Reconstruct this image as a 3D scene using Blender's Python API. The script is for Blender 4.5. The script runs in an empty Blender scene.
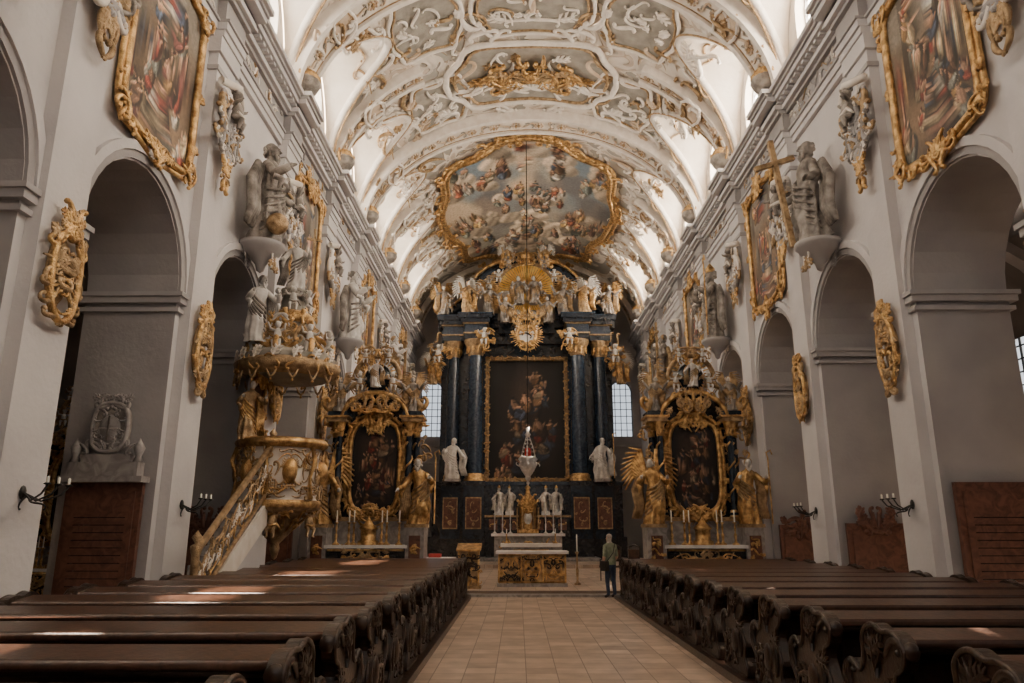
import bpy, math, random
import numpy as np
from mathutils import Vector, Matrix
pi=math.pi; cos=math.cos; sin=math.sin
# ------------------------------------------------------------------ materials
MATS={}
def mat(name,c1,c2=None,scale=3.0,rough=.6,metal=0.0,bump=0.0,bscale=30,detail=4,lo=.35,hi=.65,coat=0,emis=0,dist=0.0):
    m=bpy.data.materials.new(name); m.use_nodes=True
    nt=m.node_tree; b=nt.nodes['Principled BSDF']
    b.inputs['Base Color'].default_value=(*c1,1); b.inputs['Roughness'].default_value=rough; b.inputs['Metallic'].default_value=metal
    if coat: b.inputs['Coat Weight'].default_value=coat; b.inputs['Coat Roughness'].default_value=.22
    tc=nt.nodes.new('ShaderNodeTexCoord')
    if c2:
        n=nt.nodes.new('ShaderNodeTexNoise'); n.inputs['Scale'].default_value=scale; n.inputs['Detail'].default_value=detail; n.inputs['Distortion'].default_value=dist
        r=nt.nodes.new('ShaderNodeValToRGB'); r.color_ramp.elements[0].position=lo; r.color_ramp.elements[1].position=hi
        r.color_ramp.elements[0].color=(*c1,1); r.color_ramp.elements[1].color=(*c2,1)
        nt.links.new(tc.outputs['Object'],n.inputs['Vector']); nt.links.new(n.outputs['Fac'],r.inputs['Fac']); nt.links.new(r.outputs['Color'],b.inputs['Base Color'])
        if emis:
            nt.links.new(r.outputs['Color'],b.inputs['Emission Color']); b.inputs['Emission Strength'].default_value=emis
    if bump:
        n2=nt.nodes.new('ShaderNodeTexNoise'); n2.inputs['Scale'].default_value=bscale; n2.inputs['Detail'].default_value=5
        bp=nt.nodes.new('ShaderNodeBump'); bp.inputs['Strength'].default_value=bump; bp.inputs['Distance'].default_value=.05
        nt.links.new(tc.outputs['Object'],n2.inputs['Vector']); nt.links.new(n2.outputs['Fac'],bp.inputs['Height']); nt.links.new(bp.outputs['Normal'],b.inputs['Normal'])
    MATS[name]=m; return m
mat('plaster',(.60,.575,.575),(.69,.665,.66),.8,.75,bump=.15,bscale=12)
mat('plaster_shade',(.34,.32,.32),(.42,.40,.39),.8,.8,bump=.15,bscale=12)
mat('aisle',(.14,.125,.115),(.20,.18,.165),.8,.85,bump=.15,bscale=12)  # plaster colour darkened to stand in for the shadow in the side aisles
mat('trim',(.38,.36,.36),(.46,.44,.43),2,.7)
mat('vault_plain',(.74,.66,.56),(.82,.75,.66),1.6,.7,bump=.3,bscale=6)
mat('vault_grey',(.27,.25,.215),(.40,.37,.32),2.5,.75,bump=.3,bscale=10)
mat('vault_tan',(.52,.38,.26),(.68,.55,.41),2.5,.75,bump=.3,bscale=10)
mat('stucco',(.76,.69,.61),(.87,.81,.74),4,.6)
mat('statue_stone',(.13,.11,.095),(.40,.36,.32),4,.55,bump=.3,bscale=30)
mat('statue_white',(.52,.49,.46),(.74,.71,.67),5,.5)
mat('gold',(.84,.56,.25),(.34,.19,.075),7,.36,.9,bump=.5,bscale=35)
mat('gold_pale',(.58,.41,.23),(.27,.175,.09),7,.5,.5,bump=.5,bscale=35)
mat('silver',(.80,.79,.77),(.55,.54,.52),9,.3,.9)
mat('navy',(.008,.012,.020),(.024,.036,.054),2.2,.25,dist=2,coat=.15)
mat('navy_col',(.010,.020,.042),(.035,.060,.095),2.6,.22,dist=2.5,coat=.3)
mat('black_marble',(.010,.010,.012),(.03,.028,.03),3,.25,dist=2,coat=.3)
mat('red_marble',(.09,.036,.024),(.19,.082,.052),5,.45,dist=1.5)
mat('grey_marble',(.24,.22,.21),(.42,.39,.37),3,.4,dist=2)
mat('wood',(.014,.007,.004),(.042,.019,.010),7,.33,dist=1.2,bump=.15,bscale=25,coat=.15)
mat('wood_top',(.044,.020,.012),(.095,.044,.026),5,.38,dist=2.5,bump=.08,bscale=25,coat=.15)
mat('iron',(.02,.02,.02),(.05,.045,.04),12,.5,.6)
mat('candle',(.85,.82,.72),(.9,.88,.8),5,.5)
mat('cloth_white',(.75,.73,.72),(.85,.83,.82),5,.8)
mat('cloth_red',(.35,.03,.03),(.5,.06,.05),5,.8)
mat('skin',(.55,.33,.24),(.6,.38,.28),8,.5)
mat('shirt',(.20,.24,.16),(.30,.33,.24),14,.85)
mat('trousers',(.04,.055,.10),(.06,.085,.14),14,.85)
mat('hair',(.38,.34,.30),(.52,.48,.43),40,.7)
mat('shoe',(.02,.018,.016),(.04,.03,.03),14,.5)
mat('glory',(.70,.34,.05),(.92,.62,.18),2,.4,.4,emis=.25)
mat('ruby',(.4,.02,.02),(.5,.05,.03),5,.2)
def vaultmat():
    m=bpy.data.materials.new('vault'); m.use_nodes=True; nt=m.node_tree; b=nt.nodes['Principled BSDF']; b.inputs['Roughness'].default_value=.7
    tc=nt.nodes.new('ShaderNodeTexCoord')
    n=nt.nodes.new('ShaderNodeTexNoise'); n.inputs['Scale'].default_value=.75; n.inputs['Detail'].default_value=2.0; n.inputs['Distortion'].default_value=1.5
    r=nt.nodes.new('ShaderNodeValToRGB'); cr=r.color_ramp
    st=[(.0,(.33,.31,.27)),(.445,(.41,.38,.33)),(.455,(.50,.36,.22)),(.466,(.80,.73,.65)),(.57,(.76,.69,.60)),(.58,(.54,.41,.28)),(.590,(.68,.58,.48)),(.68,(.56,.47,.39)),(.70,(.80,.74,.67))]
    while len(cr.elements)<len(st): cr.elements.new(.5)
    for i,(p,c) in enumerate(st): cr.elements[i].position=p; cr.elements[i].color=(*c,1)
    nt.links.new(tc.outputs['Object'],n.inputs['Vector']); nt.links.new(n.outputs['Fac'],r.inputs['Fac']); nt.links.new(r.outputs['Color'],b.inputs['Base Color'])
    r2=nt.nodes.new('ShaderNodeValToRGB'); c2=r2.color_ramp
    s2=[(.0,0),(.44,.0),(.466,.8),(.57,.55),(.59,.2),(.69,.3),(.71,.9)]
    while len(c2.elements)<len(s2): c2.elements.new(.5)
    for i,(p,c) in enumerate(s2): c2.elements[i].position=p; c2.elements[i].color=(c,c,c,1)
    nt.links.new(n.outputs['Fac'],r2.inputs['Fac'])
    bp=nt.nodes.new('ShaderNodeBump'); bp.inputs['Strength'].default_value=.9; bp.inputs['Distance'].default_value=.12
    nt.links.new(r2.outputs['Color'],bp.inputs['Height']); nt.links.new(bp.outputs['Normal'],b.inputs['Normal'])
    MATS['vault']=m
vaultmat()
def canvasmat():
    m=bpy.data.materials.new('canvas'); m.use_nodes=True; nt=m.node_tree; b=nt.nodes['Principled BSDF']; b.inputs['Roughness'].default_value=.5
    a=nt.nodes.new('ShaderNodeAttribute'); a.attribute_name='Col'; tc=nt.nodes.new('ShaderNodeTexCoord')
    n=nt.nodes.new('ShaderNodeTexNoise'); n.inputs['Scale'].default_value=9; n.inputs['Detail'].default_value=5; n.inputs['Distortion'].default_value=1
    mr=nt.nodes.new('ShaderNodeMapRange'); mr.inputs[1].default_value=.3; mr.inputs[2].default_value=.7; mr.inputs[3].default_value=.72; mr.inputs[4].default_value=1.12
    mx=nt.nodes.new('ShaderNodeVectorMath'); mx.operation='SCALE'
    nt.links.new(tc.outputs['Object'],n.inputs['Vector']); nt.links.new(n.outputs['Fac'],mr.inputs[0]); nt.links.new(a.outputs['Color'],mx.inputs[0]); nt.links.new(mr.outputs[0],mx.inputs['Scale']); nt.links.new(mx.outputs[0],b.inputs['Base Color'])
    MATS['canvas']=m
canvasmat()
def glassmat(name,col,st):
    m=bpy.data.materials.new(name); m.use_nodes=True; nt=m.node_tree; nt.nodes.clear()
    o=nt.nodes.new('ShaderNodeOutputMaterial'); e=nt.nodes.new('ShaderNodeEmission'); t=nt.nodes.new('ShaderNodeBsdfTransparent'); mx=nt.nodes.new('ShaderNodeMixShader')
    e.inputs[0].default_value=(*col,1); e.inputs[1].default_value=st; mx.inputs[0].default_value=.5
    nt.links.new(t.outputs[0],mx.inputs[1]); nt.links.new(e.outputs[0],mx.inputs[2]); nt.links.new(mx.outputs[0],o.inputs[0]); MATS[name]=m
glassmat('glass_day',(1.0,.90,.77),40)
glassmat('glass_sunny',(1.0,.88,.73),72)
glassmat('glass_aisle',(1.0,.98,.95),1.6)
glassmat('glass_west_fill',(1.0,.96,.92),3)
glassmat('glass_end',(.9,.95,1.0),1.0)
def floormat():
    m=bpy.data.materials.new('floor_tiles'); m.use_nodes=True; nt=m.node_tree; b=nt.nodes['Principled BSDF']; b.inputs['Roughness'].default_value=.36
    tc=nt.nodes.new('ShaderNodeTexCoord'); br=nt.nodes.new('ShaderNodeTexBrick'); br.offset=0; 
    br.inputs['Scale'].default_value=1; br.inputs['Brick Width'].default_value=.40; br.inputs['Row Height'].default_value=.40; br.inputs['Mortar Size'].default_value=.007
    br.inputs['Color1'].default_value=(.64,.51,.41,1); br.inputs['Color2'].default_value=(.42,.32,.25,1); br.inputs['Mortar'].default_value=(.21,.16,.12,1)
    n=nt.nodes.new('ShaderNodeTexNoise'); n.inputs['Scale'].default_value=2.6; n.inputs['Detail'].default_value=7
    mr=nt.nodes.new('ShaderNodeMapRange'); mr.inputs[3].default_value=.5; mr.inputs[4].default_value=1.5
    mx=nt.nodes.new('ShaderNodeVectorMath'); mx.operation='SCALE'
    nt.links.new(tc.outputs['Object'],br.inputs['Vector']); nt.links.new(tc.outputs['Object'],n.inputs['Vector']); nt.links.new(n.outputs['Fac'],mr.inputs[0])
    nt.links.new(br.outputs['Color'],mx.inputs[0]); nt.links.new(mr.outputs[0],mx.inputs['Scale']); nt.links.new(mx.outputs[0],b.inputs['Base Color'])
    MATS['floor_tiles']=m
floormat()
# ------------------------------------------------------------------ painted canvases (procedural, numpy)
class Canvas:
    def __init__(s,W_,H_,style,seed):
        s.W=W_; s.H=H_; rs=s.rs=np.random.RandomState(seed); s.sty=style
        s.yy,s.xx=np.mgrid[0:H_,0:W_].astype(float)
        v=s.yy/H_; n1=s.sn(4); n2=s.sn(9); n3=s.sn(16)
        A=np.zeros((H_,W_,3)); s.dk=.45
        if style=='fresco':
            base=np.array([.48,.56,.62])*(1-v)[...,None]+np.array([.54,.50,.43])*v[...,None]
            cl=np.clip((n1*.5+n2*.35+n3*.15-.44)*5,0,1)[...,None]; A=base*(1-cl)+np.array([.78,.70,.60])*cl
            d=np.clip((s.sn(7)*.6+s.sn(13)*.4-.50)*6,0,1)[...,None]; A=A*(1-d*.6)+np.array([.40,.37,.36])*d*.6
            s.A=A; s.dk=.6
            pal=[(.64,.38,.30),(.42,.48,.56),(.80,.74,.63),(.72,.59,.39),(.52,.42,.34),(.58,.60,.55),(.82,.78,.72),(.56,.44,.41),(.46,.50,.48)]
            gr=[(.22,.20,12,.16),(.78,.22,12,.16),(.5,.10,9,.2),(.5,.42,24,.22),(.16,.58,16,.15),(.84,.56,16,.15),(.32,.78,16,.18),(.70,.78,16,.18),(.5,.92,22,.42),(.5,.64,12,.16)]
            for (cx,cy,nn,sp) in gr:
                for k in range(7):
                    s.ell((cx+rs.uniform(-sp,sp))*W_,(cy+rs.uniform(-.5,.7)*sp)*H_,W_*.07*rs.uniform(.6,1.4),H_*.045,rs.uniform(-.4,.4),np.array((.72,.66,.58))*rs.uniform(.7,1.1),.3)
            sz=.050; lit=.97
        elif style=='history':
            A[:]=np.array([.44,.36,.28]); A*= (.6+.8*n1[...,None])
            sky=np.clip((.42-v+.15*(n2-.5))*6,0,1)[...,None]; A=A*(1-sky*.75)+np.array([.60,.58,.54])*sky*.75
            for k in range(3):
                x=rs.uniform(.1,.9)*W_; A[:int(H_*.6),max(0,int(x-W_*.04)):int(x+W_*.04)]*=.72
            pal=[(.60,.28,.22),(.34,.40,.50),(.80,.70,.56),(.70,.54,.35),(.42,.31,.24),(.82,.78,.72),(.50,.44,.35),(.56,.34,.31),(.58,.59,.55)]
            gr=[(.3,.78,10,.24),(.7,.80,10,.24),(.5,.55,12,.26),(.25,.45,7,.18),(.75,.42,7,.18),(.5,.20,8,.3)]; sz=.090; lit=1.05
        else:
            A[:]=np.array([.13,.10,.085]); r2=((s.xx/W_-.5)**2*5+(v-.5)**2*3)[...,None]; A*=(.5+1.3*n1[...,None])*(1.4-r2)
            s.dk=.35
            pal=[(.52,.20,.15),(.24,.28,.36),(.66,.50,.36),(.42,.30,.20),(.28,.20,.15),(.76,.66,.54)]
            gr=[(.5,.74,11,.26),(.42,.46,9,.20),(.60,.26,8,.20),(.3,.88,7,.2),(.75,.60,5,.12)]; sz=.095; lit=.80
        s.A=A
        for (cx,cy,n,sp) in gr:
            for k in range(n):
                a=rs.uniform(0,2*pi); q=math.sqrt(rs.rand()); s.fig((cx+sp*q*cos(a))*W_,(cy+sp*.6*q*sin(a))*H_,sz*H_*rs.uniform(.7,1.25),pal,lit*rs.uniform(.7,1.1))
        s.A=np.clip(s.A,0,1)**2.2
    def sn(s,k):
        g=s.rs.rand(k+2,k+2); x=s.xx/s.W*k; y=s.yy/s.H*k; xi=x.astype(int); yi=y.astype(int); fx=x-xi; fy=y-yi; fx=fx*fx*(3-2*fx); fy=fy*fy*(3-2*fy)
        return (g[yi,xi]*(1-fx)+g[yi,xi+1]*fx)*(1-fy)+(g[yi+1,xi]*(1-fx)+g[yi+1,xi+1]*fx)*fy
    def ell(s,cx,cy,rx,ry,a,col,shade=.5):
        r=max(rx,ry)*1.2; x0=max(0,int(cx-r));x1=min(s.W,int(cx+r)+2);y0=max(0,int(cy-r));y1=min(s.H,int(cy+r)+2)
        if x1<=x0 or y1<=y0: return
        X=s.xx[y0:y1,x0:x1]-cx; Y=s.yy[y0:y1,x0:x1]-cy; u=(X*cos(a)+Y*sin(a))/rx; w=(-X*sin(a)+Y*cos(a))/ry
        d=u*u+w*w; al=np.clip((1.05-d)*3,0,1)[...,None]; sh=(1+shade*(-.5*u-.4*w)+.12*np.sin(u*7+w*3))[...,None]
        s.A[y0:y1,x0:x1]=s.A[y0:y1,x0:x1]*(1-al)+np.clip(np.array(col)*sh,0,1)*al
    def fig(s,x,y,h,pal,lit):
        r=s.rs; c=np.array(pal[r.randint(len(pal))])*lit*r.uniform(.8,1.15); c2=np.array(pal[r.randint(len(pal))])*lit*r.uniform(.8,1.1); t=r.uniform(-.9,.9); sk=np.array((.80,.62,.50))*lit
        s.ell(x+h*.10,y+h*.30,h*.62,h*.85,t,c*s.dk,.2)
        s.ell(x,y+h*.35,h*.40,h*.75,t,c); s.ell(x+h*.3*sin(t)-h*.15,y+h*.1,h*.30,h*.5,t+.7,c2)
        s.ell(x+h*.15,y+h*.65,h*.14,h*.5,t+r.uniform(-.8,.8),c*1.12)
        s.ell(x-h*.35*cos(t),y-h*.10,h*.10,h*.36,t+r.uniform(-1.4,1.4),sk); s.ell(x+h*.35,y-h*.05,h*.09,h*.34,t+r.uniform(-1.4,1.4),sk)
        if r.rand()<.35: s.ell(x,y+h*.0,h*.26,h*.42,t,sk)
        s.ell(x+h*.45*sin(t),y-h*.55,h*.15,h*.19,t,sk); s.ell(x+h*.45*sin(t)+h*.03,y-h*.66,h*.15,h*.10,t,c2*.5)
    def at(s,u,v):
        return (*s.A[min(s.H-1,max(0,int(v*s.H))),min(s.W-1,max(0,int(u*s.W)))],1.0)
# ------------------------------------------------------------------ mesh builder
class MB:
    def __init__(s): s.V=[];s.F=[];s.MI=[];s.S=[];s.mats=[];s.st=[Matrix.Identity(4)]; s.C={}
    def push(s,M): s.st.append(s.st[-1]@M)
    def pop(s): s.st.pop()
    def mi(s,m):
        if m not in s.mats: s.mats.append(m)
        return s.mats.index(m)
    def add(s,vs,fs,m,smooth=True,cols=None):
        o=len(s.V); M=s.st[-1]; k=s.mi(m)
        s.V.extend([M@Vector(v) for v in vs])
        if cols:
            for i,c in enumerate(cols): s.C[o+i]=c
        for f in fs: s.F.append([i+o for i in f]); s.MI.append(k); s.S.append(smooth)
    def box(s,x0,x1,y0,y1,z0,z1,m):
        s.add([(x0,y0,z0),(x1,y0,z0),(x1,y1,z0),(x0,y1,z0),(x0,y0,z1),(x1,y0,z1),(x1,y1,z1),(x0,y1,z1)],
              [(0,3,2,1),(4,5,6,7),(0,1,5,4),(1,2,6,5),(2,3,7,6),(3,0,4,7)],m,False)
    def lathe(s,prof,c,m,n=20,a0=0,a1=2*pi,sx=1,sy=1,smooth=True,fold=None):
        full=abs(a1-a0-2*pi)<1e-6; cols=n if full else n+1; vs=[];fs=[]
        for (r,z) in prof:
            for j in range(cols):
                a=a0+(a1-a0)*j/n; rr=r*(fold(a,z) if fold else 1)
                vs.append((c[0]+rr*cos(a)*sx,c[1]+rr*sin(a)*sy,c[2]+z))
        for i in range(len(prof)-1):
            for j in range(n):
                k=(j+1)%cols
                fs.append((i*cols+j,i*cols+k,(i+1)*cols+k,(i+1)*cols+j))
        s.add(vs,fs,m,smooth)
    def ball(s,c,r,m,n=10):
        if not isinstance(r,(tuple,list)): r=(r,r,r)
        k=max(4,n//2+1); vs=[];fs=[]
        for i in range(k+1):
            p=pi*i/k
            for j in range(n):
                a=2*pi*j/n; vs.append((c[0]+r[0]*sin(p)*cos(a),c[1]+r[1]*sin(p)*sin(a),c[2]+r[2]*cos(p)))
        for i in range(k):
            for j in range(n): fs.append((i*n+j,i*n+(j+1)%n,(i+1)*n+(j+1)%n,(i+1)*n+j))
        s.add(vs,fs,m)
    def tube(s,path,rad,m,n=6,closed=False,cap=True,flat=1.0):
        P=[Vector(p) for p in path]; L=len(P)
        if not isinstance(rad,(list,tuple)): rad=[rad]*L
        nr=None; vs=[];fs=[]
        for i in range(L):
            if closed: t=P[(i+1)%L]-P[i-1]
            else: t=P[min(i+1,L-1)]-P[max(i-1,0)]
            if t.length<1e-9: t=Vector((0,0,1))
            t.normalize()
            if nr is None:
                a=Vector((0,1,0)) if abs(t.y)<.8 else Vector((1,0,0)); nr=(a-t*a.dot(t)).normalized()
            else:
                nr=nr-t*nr.dot(t)
                nr=nr.normalized() if nr.length>1e-6 else t.orthogonal().normalized()
            b=t.cross(nr)
            for j in range(n):
                a=2*pi*(j+.5)/n; vs.append(P[i]+nr*(rad[i]*cos(a)*flat)+b*(rad[i]*sin(a)))
        for i in range(L if closed else L-1):
            k=(i+1)%L
            for j in range(n): fs.append((i*n+j,i*n+(j+1)%n,k*n+(j+1)%n,k*n+j))
        if cap and not closed: fs.append(tuple(range(n))); fs.append(tuple((L-1)*n+j for j in range(n)))
        s.add(vs,fs,m,n>4)
    def prism(s,poly,f0,f1,m,smooth=False):
        n=len(poly); vs=[f0(*p) for p in poly]+[f1(*p) for p in poly]
        s.add(vs,[tuple(range(n)),tuple(range(n,2*n))]+[(i,(i+1)%n,n+(i+1)%n,n+i) for i in range(n)],m,smooth)
    def make(s,name,parent=None,loc=None):
        me=bpy.data.meshes.new(name); me.from_pydata([tuple(v) for v in s.V],[],s.F)
        for k in s.mats: me.materials.append(MATS[k])
        me.polygons.foreach_set('material_index',s.MI); me.polygons.foreach_set('use_smooth',s.S)
        if s.C:
            at=me.color_attributes.new('Col','FLOAT_COLOR','POINT'); arr=np.ones((len(s.V),4),dtype=np.float32)
            for i,c in s.C.items(): arr[i]=c
            at.data.foreach_set('color',arr.ravel())
        me.update()
        o=bpy.data.objects.new(name,me); bpy.context.scene.collection.objects.link(o)
        if loc is not None: o.location=loc
        if parent: o.parent=parent
        return o
def inst(o,name,loc,rz=0,sc=(1,1,1)):
    k=bpy.data.objects.new(name,o.data); bpy.context.scene.collection.objects.link(k); k.location=loc; k.rotation_euler=(0,0,rz); k.scale=sc; return k
def T(x,y,z): return Matrix.Translation((x,y,z))
def RZ(a): return Matrix.Rotation(a,4,'Z')
def SC(a): return Matrix.Scale(a,4)
# ------------------------------------------------------------------ scroll ornament
def _curl(kind,n=15):
    x=z=0; th=0; pts=[]; N=60
    for i in range(N+1):
        u=-1+2*i/N
        if kind=='C': k=.7+9.5*u**4
        elif kind=='S': k=u*(1.2+9*u*u)
        else: k=.4+8*((u+1)/2)**3
        if i%4==0: pts.append((x,z))
        th+=k*2/N; x+=cos(th)*2/N; z+=sin(th)*2/N
    mx=[min(p[0] for p in pts),max(p[0] for p in pts),min(p[1] for p in pts),max(p[1] for p in pts)]
    cx=(mx[0]+mx[1])/2; cz=(mx[2]+mx[3])/2; sc=max(mx[1]-mx[0],mx[3]-mx[2])
    return [((p[0]-cx)/sc,(p[1]-cz)/sc) for p in pts]
CURL={k:_curl(k) for k in 'CSJ'}
def item(B,f,x,z,size,rot,kind,th,m,mir=1,n=5):
    pts=CURL[kind]; c=cos(rot); s=sin(rot); L=len(pts); path=[]
    for (a,b) in pts:
        u=(a*c-b*s)*size; w=(a*s+b*c)*size; path.append(f(x+mir*u,z+w))
    B.tube(path,[th*(.45+.75*sin(pi*(i+.6)/(L+.2))) for i in range(L)],m,n)
    B.ball(path[-1],th*1.15,m,6)
    if kind!='J': B.ball(path[0],th*1.15,m,6)
def leaf(B,f,x,z,size,rot,th,m,mir=1):
    c=cos(rot); s=sin(rot)
    def g(a,b): return f(x+mir*(a*c-b*s)*size,z+(a*s+b*c)*size)
    B.tube([g(0,0),g(.3,.06),g(.65,.05),g(1,-.08)],[th*.8,th*1.5,th*1.2,th*.3],m,5)
    for (a,l) in ((.2,.30),(.45,.34),(.7,.24)):
        for q in (-1,1): B.tube([g(a,.04),g(a+.14,q*l*.7),g(a+.28,q*l)],[th,th*1.1,th*.3],m,4)
def flatf(y): return lambda x,z: Vector((x,y,z))
def cluster(B,f,cx,cz,w,h,n,seed,th=.04,ms=('gold',),size=(.2,.5),sym=True,ell=True):
    R=random.Random(seed)
    for i in range(n):
        while True:
            x=R.uniform(-1,1); z=R.uniform(-1,1)
            if not ell or x*x+z*z<1: break
        x*=w/2; z*=h/2; sz=R.uniform(*size); rot=R.uniform(0,2*pi); k=R.choice('CSJJLL'); m=R.choice(ms); t=th*R.uniform(.7,1.3)
        for sg in ((1,-1) if sym else (R.choice((1,-1)),)):
            xx=cx+sg*abs(x) if sym else cx+x
            if k=='L': leaf(B,f,xx,cz+z,sz*.8,rot,t*.8,m,sg)
            else: item(B,f,xx,cz+z,sz,rot,k,t,m,sg)
def rays(B,c,r0,r1,n,m,seed=1,w=.05,a0=0,a1=2*pi):
    R=random.Random(seed)
    for i in range(n):
        a=a0+(a1-a0)*(i+.5)/n; rr=r1*R.uniform(.75,1.0)
        B.tube([(c[0]+r0*cos(a),c[1],c[2]+r0*sin(a)),(c[0]+rr*cos(a),c[1],c[2]+rr*sin(a))],[w,w*.35],m,4)
# ------------------------------------------------------------------ figures
def hand(B,p,d,h,m):
    d=Vector(d).normalized(); s=h*.012
    B.ball(p,(s*1.6,s*1.2,s*1.8),m,6)
    side=d.orthogonal().normalized()
    for k in range(4):
        o=side*(k-1.5)*s*.8; l=s*(3.0+[.0,.6,.5,-.3][k])
        B.tube([Vector(p)+o,Vector(p)+o+d*l*.6,Vector(p)+o+d*l+Vector((0,0,-s*.8))],[s*.5,s*.45,s*.3],m,4)
    B.tube([Vector(p)+side*s*1.5,Vector(p)+side*s*2.4+d*s*1.4],[s*.5,s*.35],m,4)
def figure(B,h,seed,mr='statue_white',ms=None,mc=None,aL=None,aR=None,wings=None,beard=True,attr=None,mitre=False,wide=1.0):
    """robed statue, feet at local origin, front -Y"""
    R=random.Random(seed); ms=ms or mr; mc=mc or mr
    prof=[(0,.165,.14),(.06,.160,.135),(.16,.148,.125),(.30,.140,.115),(.42,.132,.105),(.52,.122,.098),(.60,.102,.082),(.66,.104,.084),(.73,.120,.088),(.785,.122,.075),(.815,.085,.06),(.835,.042,.042),(.875,.036,.038)]
    ph=R.uniform(0,6); ph2=R.uniform(0,6); sw=R.choice((-1,1)); n=40; vs=[];fs=[]
    def ctr(z): return (sw*.045*sin(pi*z*1.25)*h, -.01*h*sin(pi*z))
    rows=[]
    for i in range(len(prof)-1):
        for k in range(3):
            t=k/3; a=prof[i];b=prof[i+1]; rows.append(tuple(a[q]*(1-t)+b[q]*t for q in range(3)))
    rows.append(prof[-1])
    for (z,a,b) in rows:
        amp=.24*max(0,min(1,(.80-z)/.5)); cx,cy=ctr(z)
        for j in range(n):
            th=2*pi*j/n
            f=1+amp*(.55-abs(sin(3.5*th+ph+3.2*z*sw))*1.1+.45*sin(9*th+ph2-6*z))+.04*amp/.15*sin(z*22+3*th)
            knee=.035*math.exp(-((z-.28)/.1)**2)*max(0,cos(th+pi/2-sw*.5))*h
            vs.append((cx+a*h*f*cos(th)*wide,cy+b*h*f*sin(th)-knee,z*h))
    for i in range(len(rows)-1):
        for j in range(n): fs.append((i*n+j,i*n+(j+1)%n,(i+1)*n+(j+1)%n,(i+1)*n+j))
    B.add(vs,fs,mr)
    for q in range(6):
        z0=.74-.035*q; z1=.50-.085*q; p=[]
        for i in range(11):
            t=i/10; th=-pi*(.02+.96*t) if sw>0 else -pi*(.98-.96*t); z=z0*(1-t)+z1*t-.05*sin(pi*t)
            cx,cy=ctr(z); rr=.130+.012*q*.6; p.append((cx+rr*h*cos(th)*wide,cy+.110*h*sin(th),z*h))
        B.tube(p,[.018*h*(.6+.5*sin(pi*i/10)) for i in range(11)],mc,6)
    for q in range(4):
        x=sw*(.13+.025*q)*wide; B.tube([(-x*h,.03*h,.72*h),(-x*1.35*h,.05*h,.52*h),(-x*1.15*h,.04*h,.28*h),(-x*1.5*h,.05*h,.08*h)],[.03*h,.045*h,.045*h,.02*h],mc,6)
    hx,hy=ctr(.9); hd=R.uniform(-.4,.4)
    B.push(T(hx,hy-.01*h,.93*h)@RZ(hd)@SC(h*1.15))
    B.ball((0,0,0),(.047,.056,.068),ms,14)
    B.tube([(0,-.052,.018),(0,-.070,-.010),(0,-.055,-.014)],[.006,.011,.007],ms,5)
    B.ball((-.018,-.049,.012),(.009,.006,.005),ms,6); B.ball((.018,-.049,.012),(.009,.006,.005),ms,6)
    B.tube([(-.030,-.046,.026),(0,-.058,.024),(.030,-.046,.026)],[.004,.006,.004],ms,4)
    B.ball((0,-.052,-.030),(.016,.007,.005),ms,6)
    B.ball((0,.016,.018),(.056,.058,.062),mc if mc!=mr else ms,12)
    for k in range(9):
        a=R.uniform(.2,pi-.2); B.ball((.052*cos(a),.02+.04*sin(a),R.uniform(-.04,.045)),.02,ms,6)
    if beard:
        for k in range(5): B.ball(((k-2)*.013,-.042,-.058-.02*(2-abs(k-2))),(.015,.018,.03),ms,6)
    if mitre: B.tube([(0,0,.04),(0,0,.09),(0,0,.16)],[.055,.06,.008],'gold',8)
    B.pop()
    defL=((.24,-.12,.60),(.20,-.26,.70)); defR=((.22,-.02,.58),(.30,-.15,.52))
    for side,arm in ((-1,aL or R.choice((defL,defR))),(1,aR or R.choice((defR,defL)))):
        e,w=arm; sx,sy=ctr(.78)
        S=Vector((sx+side*.105*h,sy,.765*h)); E=Vector((side*e[0]*h,e[1]*h,e[2]*h)); W=Vector((side*w[0]*h,w[1]*h,w[2]*h))
        B.tube([S,S.lerp(E,.5),E,E.lerp(W,.5),W.lerp(E,.12)],[.045*h,.044*h,.043*h,.042*h,.034*h],mr,9)
        B.tube([E,E.lerp(W,.6),W],[.03*h,.022*h,.018*h],ms,7)
        B.tube([E+Vector((0,0,-.02*h)),E.lerp(W,.5)+Vector((0,0,-.10*h)),E.lerp(W,.3)+Vector((0,0,-.17*h))],[.035*h,.035*h,.01*h],mr,6)
        hand(B,W,W-E,h*1.4,ms)
    if wings:
        for sd in (-1,1):
            for k in range(9):
                t=k/8; a=.25+1.25*t; L=h*(.55-.2*t)
                p0=Vector((sd*.05*h,.09*h,(.74-.03*k*.5)*h)); p1=p0+Vector((sd*sin(a)*L*.6,.10*h,cos(a)*L*.6+.1*h)); p2=p0+Vector((sd*sin(a+.25)*L,.08*h,cos(a+.35)*L))
                B.tube([p0,p1,p2],[.02*h,.038*h,.012*h],wings,6,flat=.4)
    if attr=='cross':
        B.box(.27*h,.31*h,-.20*h,-.16*h,.02*h,1.18*h,'gold_pale'); B.box(.14*h,.44*h,-.20*h,-.16*h,.95*h,.99*h,'gold_pale')
    elif attr=='staff':
        B.tube([(.28*h,-.17*h,0),(.28*h,-.17*h,1.0*h),(.26*h,-.17*h,1.08*h),(.33*h,-.17*h,1.12*h),(.35*h,-.17*h,1.05*h)],.012*h,'gold',6)
    elif attr=='orb':
        B.ball((-.16*h,-.16*h,.14*h),.10*h,'gold_pale',12)
    elif attr=='saltire':
        B.tube([(-.10*h,-.17*h,0),(-.12*h,-.29*h,1.10*h)],.034*h,'gold_pale',4); B.tube([(-.12*h,-.46*h,.80*h),(-.11*h,-.08*h,.92*h)],.032*h,'gold_pale',4)
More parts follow.
